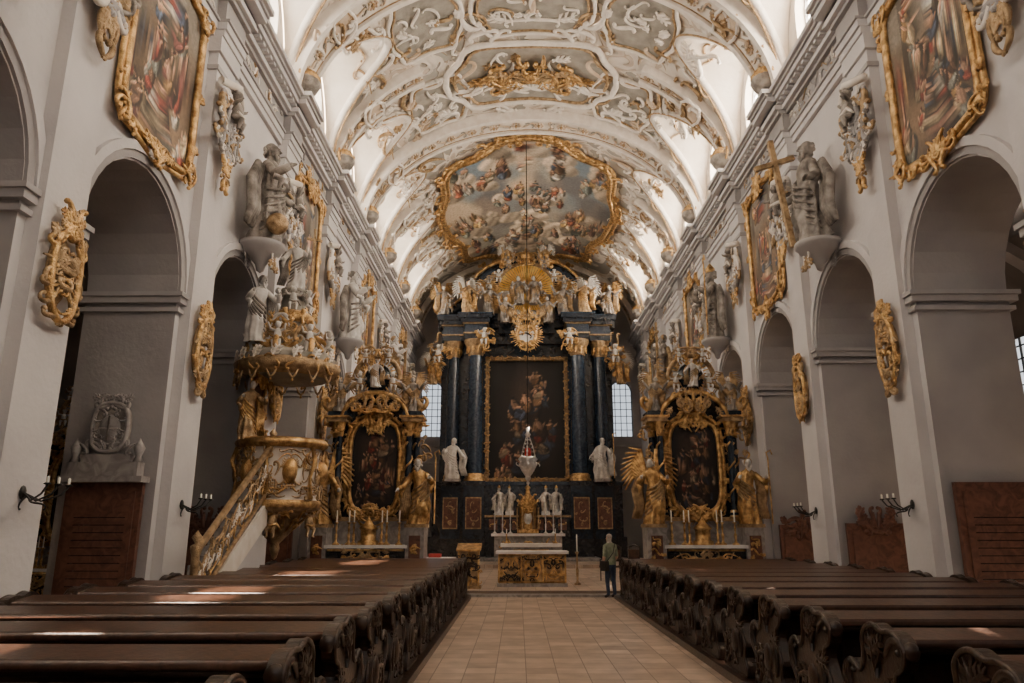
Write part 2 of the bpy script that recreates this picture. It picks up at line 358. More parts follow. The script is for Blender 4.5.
def putto(B,h,seed,m='stucco',wing='gold'):
    R=random.Random(seed); tw=R.uniform(-.5,.5)
    B.push(RZ(tw))
    B.tube([(0,0,.30*h),(0,-.03*h,.42*h),(0,0,.60*h),(0,0,.72*h)],[.12*h,.15*h,.13*h,.06*h],m,9)
    B.ball((0,-.02*h,.85*h),(.11*h,.12*h,.13*h),m,10); B.ball((0,-.13*h,.83*h),.025*h,m,5)
    for k in range(6): a=R.uniform(0,2*pi); B.ball((.09*h*cos(a),.07*h*sin(a)+.02*h,.93*h),.05*h,m,6)
    for sd in (-1,1):
        u=R.uniform(.2,1.0)
        B.tube([(sd*.10*h,0,.64*h),(sd*.26*h,-.06*h,(.52+.2*u)*h),(sd*.32*h,-.16*h,(.45+.5*u)*h)],[.055*h,.045*h,.03*h],m,7)
        hand(B,(sd*.32*h,-.16*h,(.45+.5*u)*h),(sd*.3,-.3,1),h*1.5,m)
        B.tube([(sd*.07*h,0,.32*h),(sd*.13*h,-.16*h,.24*h),(sd*.12*h,-.10*h,.02*h),(sd*.13*h,-.18*h,0)],[.08*h,.07*h,.04*h,.025*h],m,7)
        for k in range(5):
            a=.4+.25*k; B.tube([(sd*.05*h,.10*h,.60*h),(sd*(.05+.35*sin(a))*h,.18*h,(.62+.3*cos(a))*h),(sd*(.05+.5*sin(a+.2))*h,.16*h,(.58+.3*cos(a+.3))*h)],[.02*h,.045*h,.012*h],wing,5,flat=.4)
    B.tube([(-.16*h,-.08*h,.40*h),(0,-.17*h,.33*h),(.18*h,-.05*h,.40*h),(.30*h,.05*h,.22*h)],[.03*h,.05*h,.05*h,.02*h],wing,6)
    B.pop()
def candlestick(B,x,y,z,h,m='gold'):
    B.lathe([(.001,0),(.10,0),(.11,.03),(.05,.07),(.03,.12),(.045,.3*h),(.02,.35*h),(.035,.5*h),(.02,.6*h),(.06,.64*h),(.06,.66*h),(.001,.66*h)],(x,y,z),m,10)
    B.lathe([(.02,0),(.02,.34*h),(.001,.36*h)],(x,y,z+.66*h),'candle',6)
def urn(B,x,y,z,s,m='stucco',g='gold'):
    B.lathe([(.001,0),(.30*s,0),(.30*s,.08*s),(.12*s,.16*s),(.10*s,.26*s),(.30*s,.42*s),(.40*s,.62*s),(.34*s,.78*s),(.18*s,.86*s)],(x,y,z),m,16)
    B.lathe([(.36*s,.70*s),(.40*s,.78*s),(.24*s,.86*s),(.30*s,.92*s),(.16*s,1.02*s),(.06*s,1.12*s),(.12*s,1.22*s),(.05*s,1.34*s),(.001,1.5*s)],(x,y,z),g,12)
    for sd in (-1,1):
        B.tube([(x,y+sd*.36*s,z+.5*s),(x,y+sd*.58*s,z+.62*s),(x,y+sd*.52*s,z+.82*s),(x,y+sd*.34*s,z+.78*s)],.035*s,g,6)
def outline(w,h,n=64,e=.28,bump=.06,lobes=0,nl=6):
    o=[]
    for i in range(n):
        a=2*pi*i/n; c=cos(a); s=sin(a)
        x=w/2*math.copysign(abs(c)**e,c); z=h/2*math.copysign(abs(s)**e,s)
        z+=math.copysign(1,s)*h*bump*math.exp(-(x/(.24*w))**2)*(abs(s)>.5)
        if lobes: x*=1+lobes*cos(nl*a); z*=1+lobes*cos(nl*a)
        o.append((x,z))
    return o
def painted(B,o,w,h,f,cv,K=44,flip=False):
    n=len(o); vs=[f(0,0,.02)]; fs=[]; wm=max(abs(p[0]) for p in o)*2; hm=max(abs(p[1]) for p in o)*2
    def col(x,z):
        u=x/wm+.5; v=.5-z/hm
        if flip: v=1-v
        return cv.at(u,v)
    cs=[col(0,0)]
    for k in range(1,K+1):
        for p in o: vs.append(f(p[0]*k/K,p[1]*k/K,.02)); cs.append(col(p[0]*k/K,p[1]*k/K))
    for j in range(n): fs.append((0,1+j,1+(j+1)%n))
    for k in range(K-1):
        for j in range(n): fs.append((1+k*n+j,1+(k+1)*n+j,1+(k+1)*n+(j+1)%n,1+k*n+(j+1)%n))
    B.add(vs,fs,'canvas',True,cols=cs)
def framed(B,w,h,cv,seed,f=None,fr=.13,m='gold',dense=.45,crest=1.0,e=.22,bump=.06,osz=(.3,.55),lobes=0,nl=6,K=40,n=128,flip=False):
    f=f or (lambda x,z,o=0: Vector((x,-o,z)))
    of=outline(w,h,n,e,bump,lobes,nl)
    if isinstance(cv,str):
        B.add([f(p[0],p[1],.02) for p in of],[tuple(range(len(of)))],cv,False)
    else: painted(B,of,w,h,f,cv,K,flip)
    o=outline(w,h,72,e,bump,lobes,nl); n=72
    B.tube([f(p[0],p[1],.06) for p in o],fr*.6,m,8,closed=True)
    B.tube([f(p[0]*(1+fr/w*1.8),p[1]*(1+fr/h*1.8),.04) for p in o],fr*.42,m,6,closed=True)
    R=random.Random(seed); acc=0
    for i in range(n):
        q=o[(i+1)%n]; d=math.hypot(q[0]-o[i][0],q[1]-o[i][1]); acc+=d
        while acc>dense:
            acc-=dense; x,z=o[i]; sz=R.uniform(*osz)*max(.5,fr*5)
            if R.random()<.4: leaf(B,lambda a,b: f(a,b,.1),x*(1+fr/w*1.5),z*(1+fr/h*1.5),sz*.7,R.uniform(0,6.28),fr*.22,m)
            else: item(B,lambda a,b: f(a,b,.1),x*(1+fr/w*2),z*(1+fr/h*2),sz,R.uniform(0,6.28),R.choice('CSJ'),fr*.26,m,R.choice((1,-1)))
    g=lambda a,b: f(a,b,.13)
    if crest:
        cluster(B,g,0,h*(.5+bump)+.05,w*.42*crest,.5*crest,int(10*crest),seed+1,fr*.33,(m,),(.3,.55))
        cluster(B,g,0,-h*(.5+bump)-.02,w*.32*crest,.35*crest,int(7*crest),seed+2,fr*.30,(m,),(.25,.45))
        if e<.35:
            for sx in (-1,1):
                for sz in (-1,1): cluster(B,g,sx*w*.5,sz*h*.48,.45,.45,5,seed+5+sx+2*sz,fr*.28,(m,),(.22,.4),sym=False)
# ------------------------------------------------------------------ dimensions
W=6.85; WO=8.55; AX=13.5; YS=-6.0; YE=44.5; BAY=4.5
PIER=[-4.15+BAY*k for k in range(0,11)]
CEN=[p+BAY/2 for p in PIER[:-1]]
HW=1.62; ZI=6.05; ZC=13.2
def archwall(B,xa,xb,cens,hw,zi,rise,z0,zt,ys,ye,m,zb=None,mj=None,n=14):
    mj=mj or m; zb=z0 if zb is None else zb
    for x in (xa,xb):
        y=ys
        for c in cens:
            B.add([(x,y,z0),(x,c-hw,z0),(x,c-hw,zt),(x,y,zt)],[(0,1,2,3)],m,False)
            P=[(c-hw*cos(pi*i/n),zi+rise*sin(pi*i/n)) for i in range(n+1)]
            for i in range(n):
                a=P[i];b=P[i+1]; B.add([(x,a[0],a[1]),(x,b[0],b[1]),(x,b[0],zt),(x,a[0],zt)],[(0,1,2,3)],m,False)
            if zb>z0: B.add([(x,c-hw,z0),(x,c+hw,z0),(x,c+hw,zb),(x,c-hw,zb)],[(0,1,2,3)],m,False)
            y=c+hw
        B.add([(x,y,z0),(x,ye,z0),(x,ye,zt),(x,y,zt)],[(0,1,2,3)],m,False)
    for c in cens:
        P=[(c-hw,zb)]+[(c-hw*cos(pi*i/n),zi+rise*sin(pi*i/n)) for i in range(n+1)]+[(c+hw,zb)]
        if zb>z0: P.append((c-hw,zb))
        for i in range(len(P)-1):
            a=P[i];b=P[i+1]; B.add([(xa,a[0],a[1]),(xb,a[0],a[1]),(xb,b[0],b[1]),(xa,b[0],b[1])],[(0,1,2,3)],mj,False)
    B.add([(xa,ys,zt),(xb,ys,zt),(xb,ye,zt),(xa,ye,zt)],[(0,1,2,3)],m,False)
VA=W; VB=5.0; ARC=9.35
def VF(s,y,off=0.0):
    t=pi/2-s*(pi/2)/ARC; n=Vector((-cos(t)/VA,0,-sin(t)/VB)).normalized()
    return Vector((VA*cos(t),y,ZC+VB*sin(t)))+n*off
def zlun(y,x):
    d=min(abs(y-c) for c in CEN); q=d/1.78
    if q>=1: return -9
    return ZC+3.1*(1-q**2.2)**.55+.26*(W-abs(x))
def zbar(x): return ZC+VB*math.sqrt(max(0,1-(x/VA)**2))
# shell -------------------------------------------------------
B=MB()
B.add([(-AX,YS,0),(AX,YS,0),(AX,YE,0),(-AX,YE,0)],[(0,1,2,3)],'floor_tiles',False)
B.make('floor')
B=MB()
B.box(-6.4,6.4,22.0,34.5,0,.15,'floor_tiles'); B.box(-6.4,6.4,34.5,44.4,0,.30,'floor_tiles')
B.box(-2.6,2.6,21.65,22.0,0,.075,'grey_marble')
B.make('chancel_platform')
for sd,nm in ((-1,'left'),(1,'right')):
    B=MB()
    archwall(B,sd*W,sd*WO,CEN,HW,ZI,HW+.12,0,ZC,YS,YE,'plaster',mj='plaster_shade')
    for p in PIER:
        def bx(a,b,y0,y1,z0,z1,m): B.box(min(sd*a,sd*b),max(sd*a,sd*b),y0,y1,z0,z1,m)
        bx(W-.20,W+.1,p-.46,p+.46,0,11.35,'plaster')
        bx(W-.34,W+.1,p-.60,p+.60,0,.55,'trim'); bx(W-.29,W+.1,p-.55,p+.55,.55,.72,'plaster'); bx(W-.25,W+.1,p-.51,p+.51,.72,.82,'trim')
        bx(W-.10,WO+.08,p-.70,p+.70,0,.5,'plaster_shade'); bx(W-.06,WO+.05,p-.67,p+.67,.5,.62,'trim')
        bx(W-.08,WO+.08,p-.70,p+.70,5.72,5.80,'trim'); bx(W-.12,WO+.12,p-.74,p+.74,5.88,6.0,'trim'); bx(W-.16,WO+.16,p-.78,p+.78,6.0,6.08,'trim')
        bx(W-.24,W+.1,p-.50,p+.50,10.95,11.05,'trim'); bx(W-.26,W+.1,p-.53,p+.53,11.35,11.7,'plaster')
    for c in CEN:
        n=18
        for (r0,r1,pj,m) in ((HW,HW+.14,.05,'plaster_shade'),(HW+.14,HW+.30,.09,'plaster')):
            vs=[];fs=[]
            for i in range(n+1):
                a=pi*i/n
                for (r,x) in ((r0,W),(r0,W-pj),(r1,W-pj),(r1,W)):
                    vs.append((sd*x,c-r*cos(a),ZI+.05+(r+.10)*sin(a)))
            for i in range(n):
                for k in range(3): fs.append((i*4+k,i*4+k+1,(i+1)*4+k+1,(i+1)*4+k))
            B.add(vs,fs,m,False)
        if c>5: cluster(B,lambda a,b: Vector((sd*(W-.14),a,b)),c,7.95,.5,.45,5,int(c),.03,('stucco','trim'),(.2,.35))
    B.make('wall_'+nm)
    B=MB(); archwall(B,sd*(W+.02),sd*(W+.7),CEN,1.0,15.0,.95,ZC-.3,18.6,YS,YE,'vault_plain',zb=13.75)
    B.make('wall_clerestory_'+nm)
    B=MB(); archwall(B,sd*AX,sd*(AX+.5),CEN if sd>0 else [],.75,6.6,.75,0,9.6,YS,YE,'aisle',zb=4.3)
    for p in PIER: cluster(B,lambda a,b: Vector((sd*(AX-.05),a,b)),p+BAY/2,2.6,2.6,2.6,8,int(p*3),.05,('gold_pale','wood','statue_stone'),(.4,.9))
    B.make('wall_aisle_'+nm)
    B=MB(); vs=[];fs=[]; n=12
    cx=(WO+AX)/2; hr=(AX-WO)/2
    for i in range(n+1):
        a=pi*i/n
        for y in (YS,YE): vs.append((sd*(cx-hr*cos(a)),y,7.0+2.3*sin(a)))
    for i in range(n): fs.append((2*i,2*i+1,2*i+3,2*i+2))
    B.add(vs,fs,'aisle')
    for p in PIER:
        B.tube([(sd*(cx-hr*cos(pi*i/12)),p,6.95+2.25*sin(pi*i/12)) for i in range(13)],.28,'plaster_shade',4)
        if p>0: B.box(min(sd*(AX-.25),sd*AX),max(sd*(AX-.25),sd*AX),p-.4,p+.4,0,7.0,'plaster_shade')
    B.make('ceiling_aisle_'+nm)
    B=MB()
    for (z0,z1,pj,m) in ((11.7,11.85,.10,'plaster'),(11.85,12.02,.15,'plaster'),(12.02,12.08,.20,'trim'),(12.08,12.55,.10,'plaster_shade'),(12.55,12.65,.20,'trim'),(12.65,12.78,.30,'plaster'),(12.86,13.0,.50,'plaster'),(13.0,13.08,.56,'trim'),(13.08,ZC,.64,'plaster')):
        B.box(min(sd*(W-pj),sd*(W+.05)),max(sd*(W-pj),sd*(W+.05)),YS,YE,z0,z1,m)
        for p in PIER: B.box(min(sd*(W-pj-.2),sd*W),max(sd*(W-pj-.2),sd*W),p-.5-pj*.3,p+.5+pj*.3,z0,z1,m)
    y=0
    while y<YE:
        B.box(min(sd*(W-.44),sd*(W-.1)),max(sd*(W-.44),sd*(W-.1)),y,y+.13,12.78,12.86,'plaster'); y+=.26
    fm=lambda a,b: Vector((sd*(W-.12),a,b))
    for c in CEN[1:]:
        cluster(B,fm,c,12.32,3.0,.34,9,int(c*7)+sd,.022,('gold_pale','stucco','trim'),(.25,.4),ell=False)
    B.make('trim_1' if sd<0 else 'trim_2')
# vault mesh ---------------------------------------------------
B=MB(); nx=150; dy=.075; ny=int((YE-YS)/dy)+1
vs=[];XS=[-W*cos(pi*i/nx) for i in range(nx+1)]; fa=[];fb=[]
for j in range(ny+1):
    yy=min(YE,YS+j*dy)
    for x in XS: vs.append((x,yy,max(zbar(x),zlun(yy,x))))
for j in range(ny):
    for i in range(nx):
        f=(j*(nx+1)+i,j*(nx+1)+i+1,(j+1)*(nx+1)+i+1,(j+1)*(nx+1)+i); v=vs[f[0]]
        (fb if zlun(v[1],v[0])>zbar(v[0])+.01 else fa).append(f)
B.add(vs,fa,'vault',False); k=B.mi('vault_plain')
for f in fb: B.F.append(list(f)); B.MI.append(k); B.S.append(False)
B.make('ceiling')
B=MB()
for c in CEN[2:]:
    for sd in (-1,1):
        pts=[]
        for i in range(33):
            yy=c-1.77+3.54*i/32; lo=0;hi=W
            for _ in range(30):
                md=(lo+hi)/2
                if zlun(yy,md)>zbar(md): hi=md
                else: lo=md
            pts.append(Vector((sd*(lo-.02),yy,zbar(lo)-.02)))
        B.tube(pts,.12,'stucco',6); B.tube([p+Vector((-sd*.16,0,.0)) for p in pts],.035,'gold_pale',5)
        for q in range(6):
            xx=5.6
            item(B,lambda a,b: Vector((sd*(xx+b),c+(q-2.5)*.4+a,zlun(min(c+1.5,max(c-1.5,c+(q-2.5)*.4+a)),xx+b)-.04)),0,0,.6,q*1.3,'CSJ'[q%3],.035,'gold_pale' if q%2 else 'vault_tan',sd)
def band(y,hw,s0,s1,pj,m,n=44):
    vs=[];fs=[]
    for i in range(n+1):
        s=s0+(s1-s0)*i/n
        for (yy,o) in ((y-hw,0),(y-hw,pj),(y+hw,pj),(y+hw,0)): vs.append(VF(s,yy,o))
    for i in range(n):
        for k in range(3): fs.append((i*4+k,i*4+k+1,(i+1)*4+k+1,(i+1)*4+k))
    B.add(vs,fs,m,False)
def rib(y,hw,s0,s1,pj=.22):
    band(y,hw,s0,s1,pj,'vault_plain'); band(y-hw+.07,.09,s0,s1,pj+.10,'stucco'); band(y+hw-.07,.09,s0,s1,pj+.10,'stucco')
    for q in (-1,1): B.tube([VF(s0+(s1-s0)*i/44,y+q*(hw-.20),pj+.01) for i in range(45)],.02,'gold_pale',4)
    s=s0+.3; k=0
    while s<s1-.2:
        if k%2==0:
            for q in range(8):
                a=q*pi/4; B.ball(VF(s+.15*cos(a),y+.15*sin(a),pj+.04),.05,'vault_tan',5)
            B.ball(VF(s,y,pj+.06),.07,'gold_pale',6)
        else:
            item(B,lambda a,b: VF(a,b,pj+.03),s,y,.46,k,'S',.035,'vault_tan')
            item(B,lambda a,b: VF(a,b,pj+.03),s+.1,y,.36,k*2,'C',.03,'vault_grey')
        s+=.42; k+=1
for p in PIER:
    if p<5: continue
    if p<20 or abs(p-27.35)<.1: rib(p,.58,-9.2,9.2,.34)
    elif p<24:
        rib(p,.36,-9.2,-3.6); rib(p,.36,3.6,9.2)
    else:
        rib(p,.36,-9.2,-4.9); rib(p,.36,4.9,9.2)
rib(44.0,.5,-9.2,9.2)
def fpatch(cs,cy,ws,wy,m,seed,off=.05,gold='gold_pale',e=.6,fr=.05,n_=8):
    f=lambda a,b,o=0: VF(cs+a,cy+b,off+o)
    o=outline(ws,wy,40,e,.0,.06); n=len(o); vs=[f(0,0)];fs=[]
    for k in range(1,5):
        for p in o: vs.append(f(p[0]*k/4,p[1]*k/4))
    for j in range(n): fs.append((0,1+j,1+(j+1)%n))
    for k in range(3):
        for j in range(n): fs.append((1+k*n+j,1+(k+1)*n+j,1+(k+1)*n+(j+1)%n,1+k*n+(j+1)%n))
    B.add(vs,fs,m,False); B.tube([f(p[0],p[1],.02) for p in o],fr*.8,gold,6,closed=True); 
    B.tube([f(p[0]*1.12,p[1]*1.12,.02) for p in o],fr*1.4,'stucco',6,closed=True)
    cluster(B,lambda a,b:f(a,b,.05),0,0,ws*.8,wy*.8,n_,seed,.05,('stucco','stucco','stucco','gold_pale'),(.4,.8),sym=False)
R=random.Random(5)
def rnd(s,yy,sz,th,ms,sd,off=.08):
    m=R.choice(ms); r=R.uniform(0,6.28)
    if R.random()<.35: leaf(B,lambda a,b:VF(a,b,off),s,yy,sz*.8,r,th*.8,m,sd)
    else: item(B,lambda a,b:VF(a,b,off),s,yy,sz,r,R.choice('CSJ'),th,m,sd)
for i,c in enumerate(CEN):
    if c<9: continue
    fresco=c>28
    for sd in (-1,1):
        for q in range(10): rnd(sd*R.uniform(4.6 if not fresco else 5.0,5.6),c+R.uniform(-1.9,1.9),R.uniform(.6,1.1),.065,('stucco','stucco','stucco','gold_pale'),sd)
        if not fresco: fpatch(sd*3.2,c,2.0,2.7,'vault_grey',i*3+sd)
        fpatch(sd*5.9,c+2.25,.8,.9,'vault_tan',i*5+sd,off=.40,n_=3,fr=.04)
    if not fresco and not (22<c<26) :
        fpatch(0,c,3.0,2.5,'vault_grey',i*11)
        cluster(B,lambda a,b:VF(a,b,.08),0,c,9,3.4,20,i*17,.07,('stucco','stucco','stucco','vault_tan','gold_pale'),(.5,1.1),ell=False)
    elif not fresco:
        cluster(B,lambda a,b:VF(a,b,.08),0,c,9.4,3.6,22,i*17,.07,('stucco','stucco','stucco','vault_tan','gold_pale'),(.5,1.2),ell=False)
    else:
        for k in range(40):
            sd=R.choice((-1,1)); rnd(sd*R.uniform(3.9,5.4),c+R.uniform(-2.2,2.2),R.uniform(.5,1.1),.065,('stucco','stucco','stucco','gold_pale','vault_tan'),sd)
for p in PIER:
    if p<8: continue
    for sd in (-1,1):
        for k in range(10):
            s=sd*R.uniform(5.6,8.6); w=(9.2-abs(s))*.25+.1
            rnd(s,p+R.uniform(-w,w),R.uniform(.35,.7),.05,('stucco','stucco','vault_tan','gold_pale'),sd,.38)
B.make('trim_3')
# frescoes
B=MB()
cyF=36.0
cvF=Canvas(360,300,'fresco',12)
framed(B,7.7,13.2,cvF,77,f=lambda a,b,o=0: VF(a*(1-.05*math.sin(b*.45)),cyF+b,.12+o),fr=.24,dense=.48,crest=1.8,e=.66,bump=.03,osz=(.35,.7),lobes=.05,nl=8,K=90,n=260,flip=True)
B.make('ceiling_fresco')
B=MB()
fpatch(0,24.2,4.8,3.4,'vault_grey',3,off=.08,fr=.08)
g=lambda a,b:VF(a,24.0+b,.22)
cluster(B,g,0,.1,3.2,2.0,30,9,.065,('gold','gold','gold_pale'),(.4,.9))
cluster(B,g,0,.6,5.0,.7,8,19,.06,('stucco','gold'),(.6,1.1))
B.make('ceiling_cartouche')
# end wall ------------------------------------------------------
B=MB()
def wallx(B,y0,y1,cens,hw,zi,rise,z0,zt,xs,xe,m,zb):
    B.push(Matrix(((0,1,0,0),(1,0,0,0),(0,0,1,0),(0,0,0,1))))
    archwall(B,y0,y1,cens,hw,zi,rise,z0,zt,xs,xe,m,zb=zb); B.pop()
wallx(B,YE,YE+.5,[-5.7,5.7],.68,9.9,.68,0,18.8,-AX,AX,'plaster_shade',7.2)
for sd in (-1,1):
    for z in (3.9,5.6,6.6): B.box(sd*5.7-1.3,sd*5.7+1.3,YE-.08,YE,z,z+.12,'trim')
B.make('wall_end')
B=MB(); wallx(B,YS-.5,YS,[0],2.2,11.5,2.2,0,18.8,-AX,AX,'plaster',6.0); B.make('wall_back')
# windows -------------------------------------------------------
wn=[0]
def window(c,hw,zb,zi,rise,glass,frame='trim',nv=3,nh=6,place=None):
    wn[0]+=1; B=MB(); B.push(place)
    n=14; P=[(-hw,zb)]+[(-hw*cos(pi*i/n),zi+rise*sin(pi*i/n)) for i in range(n+1)]+[(hw,zb)]
    B.add([(p[0],0,p[1]) for p in P],[tuple(range(len(P)))],glass,False)
    B.tube([(p[0],-.03,p[1]) for p in P],.07,frame,4,closed=True)
    for k in range(1,nv+1):
        x=-hw+2*hw*k/(nv+1); B.box(x-.02,x+.02,-.05,.02,zb,zi+rise*math.sqrt(1-(x/hw)**2),frame)
    for k in range(1,nh+1):
        z=zb+(zi+rise*.6-zb)*k/(nh+.5); B.box(-hw,hw,-.04,.02,z-.018,z+.018,frame)
    B.pop(); B.make('window_%d'%wn[0])
for c in CEN:
    for sd in (-1,1):
        window(c,1.0,13.75,15.0,.95,'glass_sunny' if sd>0 else 'glass_day',nv=2,nh=4,place=T(sd*(W+.35),c,0)@RZ(-sd*pi/2))
        if c>5 and sd>0: window(c,.75,4.3,6.6,.75,'glass_aisle',nv=3,nh=7,frame='iron',place=T(sd*(AX+.25),c,0)@RZ(-sd*pi/2))
for x in (-5.7,5.7): window(0,.68,7.2,9.9,.68,'glass_end',nv=3,nh=7,frame='iron',place=T(x,YE+.2,0))
window(0,2.2,6,11.5,2.2,'glass_west_fill',nv=5,nh=9,place=T(0,YS-.2,0)@RZ(pi))  # unseen glowing window behind the camera, added as soft fill light
# wall art ------------------------------------------------------
for sd in (-1,1):
    rz=-sd*pi/2
    for i,c in enumerate(CEN):
        if c<6: continue
        if i%2==1:
            B=MB(); cv=Canvas(170,240,'history',int(c)+sd*3); framed(B,2.45,3.4,cv,int(c)+sd,fr=.12,dense=.26,e=.2,bump=.05,osz=(.22,.36),K=54 if c<22 else 30,n=180 if c<22 else 110)
            o=B.make('framed_painting'); o.location=(sd*(W-.06),c,9.95); o.rotation_euler=(0,0,rz)
        else:
            B=MB()
            B.lathe([(.001,-.55),(.08,-.5),(.12,-.35),(.30,-.15),(.42,-.08),(.46,0),(.52,.05),(.52,.14),(.001,.14)],(0,-.45,0),'plaster_shade',20)
            cluster(B,flatf(-.75),0,-.25,.7,.4,5,i,.03,('gold_pale','stucco'),(.15,.3))
            B.push(T(0,-.50,.14))
            at='orb' if (i==4 and sd<0) else 'saltire' if i==4 else 'staff' if i==6 else 'cross'
            figure(B,2.5,i*3+sd,'statue_stone' if i<5 or sd>0 else 'statue_white',mc='statue_stone' if i<7 else 'gold_pale',attr=at,mitre=(i==6 and sd>0),wide=1.2); B.pop()
            o=B.make('statue_saint'); o.location=(sd*W,c,8.05); o.rotation_euler=(0,0,rz)
    for i,p in enumerate(PIER):
        if p<4: continue
        B=MB(); f=lambda x,z: Vector((x,-.10-.05*cos(x*3),z))
        B.ball((0,0,.05),(.24,.12,.50),'gold_pale',14)
        o_=outline(.60,1.2,28,.8,.05); B.tube([f(*q) for q in o_],.05,'gold',6,closed=True)
        cluster(B,f,0,0,.72,1.5,30,i+31,.032,('gold','gold_pale','gold_pale'),(.18,.34)); cluster(B,f,0,.74,.5,.35,7,i+3,.035,('gold',),(.2,.3)); 
        o=B.make('gilt_cartouche'); o.location=(sd*(W-.20),p,5.1); o.rotation_euler=(0,0,rz)
        B=MB(); f=lambda x,z: Vector((x,-.2,z))
        cluster(B,f,0,0,1.15,1.5,24,i+91,.05,('stucco','gold_pale','statue_stone','trim'),(.3,.55)); cluster(B,f,0,-.95,.4,.9,8,i+7,.035,('gold','gold_pale'),(.2,.35))
        B.push(T(0,-.28,-.1)); putto(B,.95,i*5+sd,'statue_stone','stucco'); B.pop()
        B.tube([(-.55,-.15,.75),(0,-.3,.9),(.55,-.15,.75)],.09,'stucco',6)
        o=B.make('stucco_putto_trophy'); o.location=(sd*(W-.20),p,9.9); o.rotation_euler=(0,0,rz)
        B=MB(); urn(B,0,0,0,1.05,'statue_stone'); o=B.make('cornice_urn'); o.location=(sd*(W-.45),p,ZC)
        B=MB(); B.ball((0,-.02,0),(.06,.03,.09),'iron',8)
        for q in (-1,0,1):
            B.tube([(0,-.03,0),(q*.10,-.2,-.10),(q*.2,-.38,-.02),(q*.22,-.45,.08)],.013,'iron',5)
            B.lathe([(.001,0),(.05,.01),(.03,.03)],(q*.22,-.45,.08),'iron',8); B.lathe([(.016,0),(.016,.08),(.001,.09)],(q*.22,-.45,.1),'candle',6)
        item(B,flatf(-.06),0,-.12,.22,1,'C',.012,'iron'); item(B,lambda a,b:Vector((0,a,b)),-.22,-.13,.22,0,'S',.012,'iron')
        o=B.make('wall_sconce'); o.location=(sd*(W-.20),p,2.25); o.rotation_euler=(0,0,rz)
for sd in (-1,1):
    for k,p in enumerate((9.35,13.85,18.35,22.85)):
        zt=2.6 if (k==1) else 2.2 if k==0 else 1.95
        B=MB(); B.box(-.66,.66,-.10,0,0.0,zt,'red_marble'); B.box(-.56,.56,-.13,-.08,.25,zt-.15,'red_marble')
        if k>=2: cluster(B,flatf(-.14),0,zt,1.2,.5,9,k,.05,('red_marble',),(.25,.4))
        if k<2: 
            for z in range(13): B.box(-.44,.44,-.133,-.128,.5+z*.125,.515+z*.125,'black_marble')
        o=B.make('epitaph_slab'); o.location=(sd*(W+.80),p-.705,0.0)
        if sd<0 and k==1:
            B=MB(); B.box(-.72,.72,-.30,0,0,.10,'grey_marble'); B.box(-.6,.6,-.24,0,.10,.34,'grey_marble'); B.box(-.42,.42,-.20,0,.34,.48,'grey_marble')
            o_=outline(.62,.85,28,.7,.0); B.prism(o_,lambda a,b:(a,-.04,b+.95),lambda a,b:(a,-.18,b+.95),'statue_stone')
            B.tube([(a,-.18,b+.95) for a,b in o_],.045,'grey_marble',6,closed=True)
            # crowned coat-of-arms relief
            B.ball((0,-.18,.92),(.19,.05,.25),'grey_marble',14); B.tube([(0,-.23,1.14),(0,-.24,.72)],.018,'statue_stone',5); B.tube([(-.16,-.22,.92),(.16,-.22,.92)],.018,'statue_stone',5)
            for q in range(5): B.ball(((q-2)*.07,-.2,1.24+.03*(2-abs(q-2))),.03,'grey_marble',6)
            cluster(B,flatf(-.2),0,.95,.56,.7,9,14,.018,('grey_marble','trim'),(.08,.16)); cluster(B,flatf(-.18),0,1.45,.5,.25,6,5,.03,('grey_marble',),(.15,.28)); cluster(B,flatf(-.18),0,.55,.9,.25,6,8,.03,('grey_marble',),(.15,.28))
            for q in (-.55,.55): B.lathe([(.001,0),(.09,0),(.05,.1),(.10,.25),(.001,.42)],(q,-.15,.34),'grey_marble',10)
            o=B.make('marble_monument'); o.location=(sd*(W+.80),p-.70,2.60)
# pews ----------------------------------------------------------
PL=4.35
B=MB()
def pl(y0,z0,y1,z1,t,m,x0=.06,x1=PL-.06):
    d=Vector((0,y1-y0,z1-z0)).normalized(); n=Vector((0,-d.z,d.y))*t
    q=[(y0,z0),(y1,z1),(y1+n.y,z1+n.z),(y0+n.y,z0+n.z)]
    B.prism(q,lambda a,b:(x0,a,b),lambda a,b:(x1,a,b),m)
pl(.10,.10,.02,.90,.035,'wood')
pl(-.30,.885,.06,.925,.045,'wood_top',0.02,PL-.02)
B.tube([(0.03,-.30,.895),(PL-.03,-.30,.895)],.034,'wood_top',8); B.tube([(0.05,-.25,.85),(PL-.05,-.25,.85)],.03,'wood',6)
B.box(.06,PL-.06,-.02,.0,.80,.86,'wood'); B.box(.06,PL-.06,.10,.50,.42,.465,'wood_top'); B.box(.06,PL-.06,.10,.14,.1,.42,'wood')
B.box(.06,PL-.06,-.38,-.20,.14,.18,'wood')
for k in range(6):
    x=.25+k*.66; B.box(x,x+.5,-.012,.07,.25,.74,'wood')
ctrl=[(-.34,.0),(.50,.0),(.55,.07),(.47,.16),(.49,.30),(.60,.42),(.64,.54),(.57,.66),(.45,.69),(.36,.63),(.28,.66),(.22,.78),(.22,.90),(.13,.985),(.0,1.01),(-.12,.975),(-.25,.985),(-.38,.95),(-.45,.86),(-.40,.75),(-.30,.70),(-.27,.60),(-.33,.48),(-.40,.34),(-.35,.22),(-.42,.10)]
ol=[]
for i in range(len(ctrl)):
    p0,p1,p2,p3=[Vector(ctrl[(i+k-1)%len(ctrl)]) for k in range(4)]
    for t in (0,.33,.66):
        q=.5*((2*p1)+(p2-p0)*t+(2*p0-5*p1+4*p2-p3)*t*t+(3*p1-p0-3*p2+p3)*t**3); ol.append((q.x,q.y))
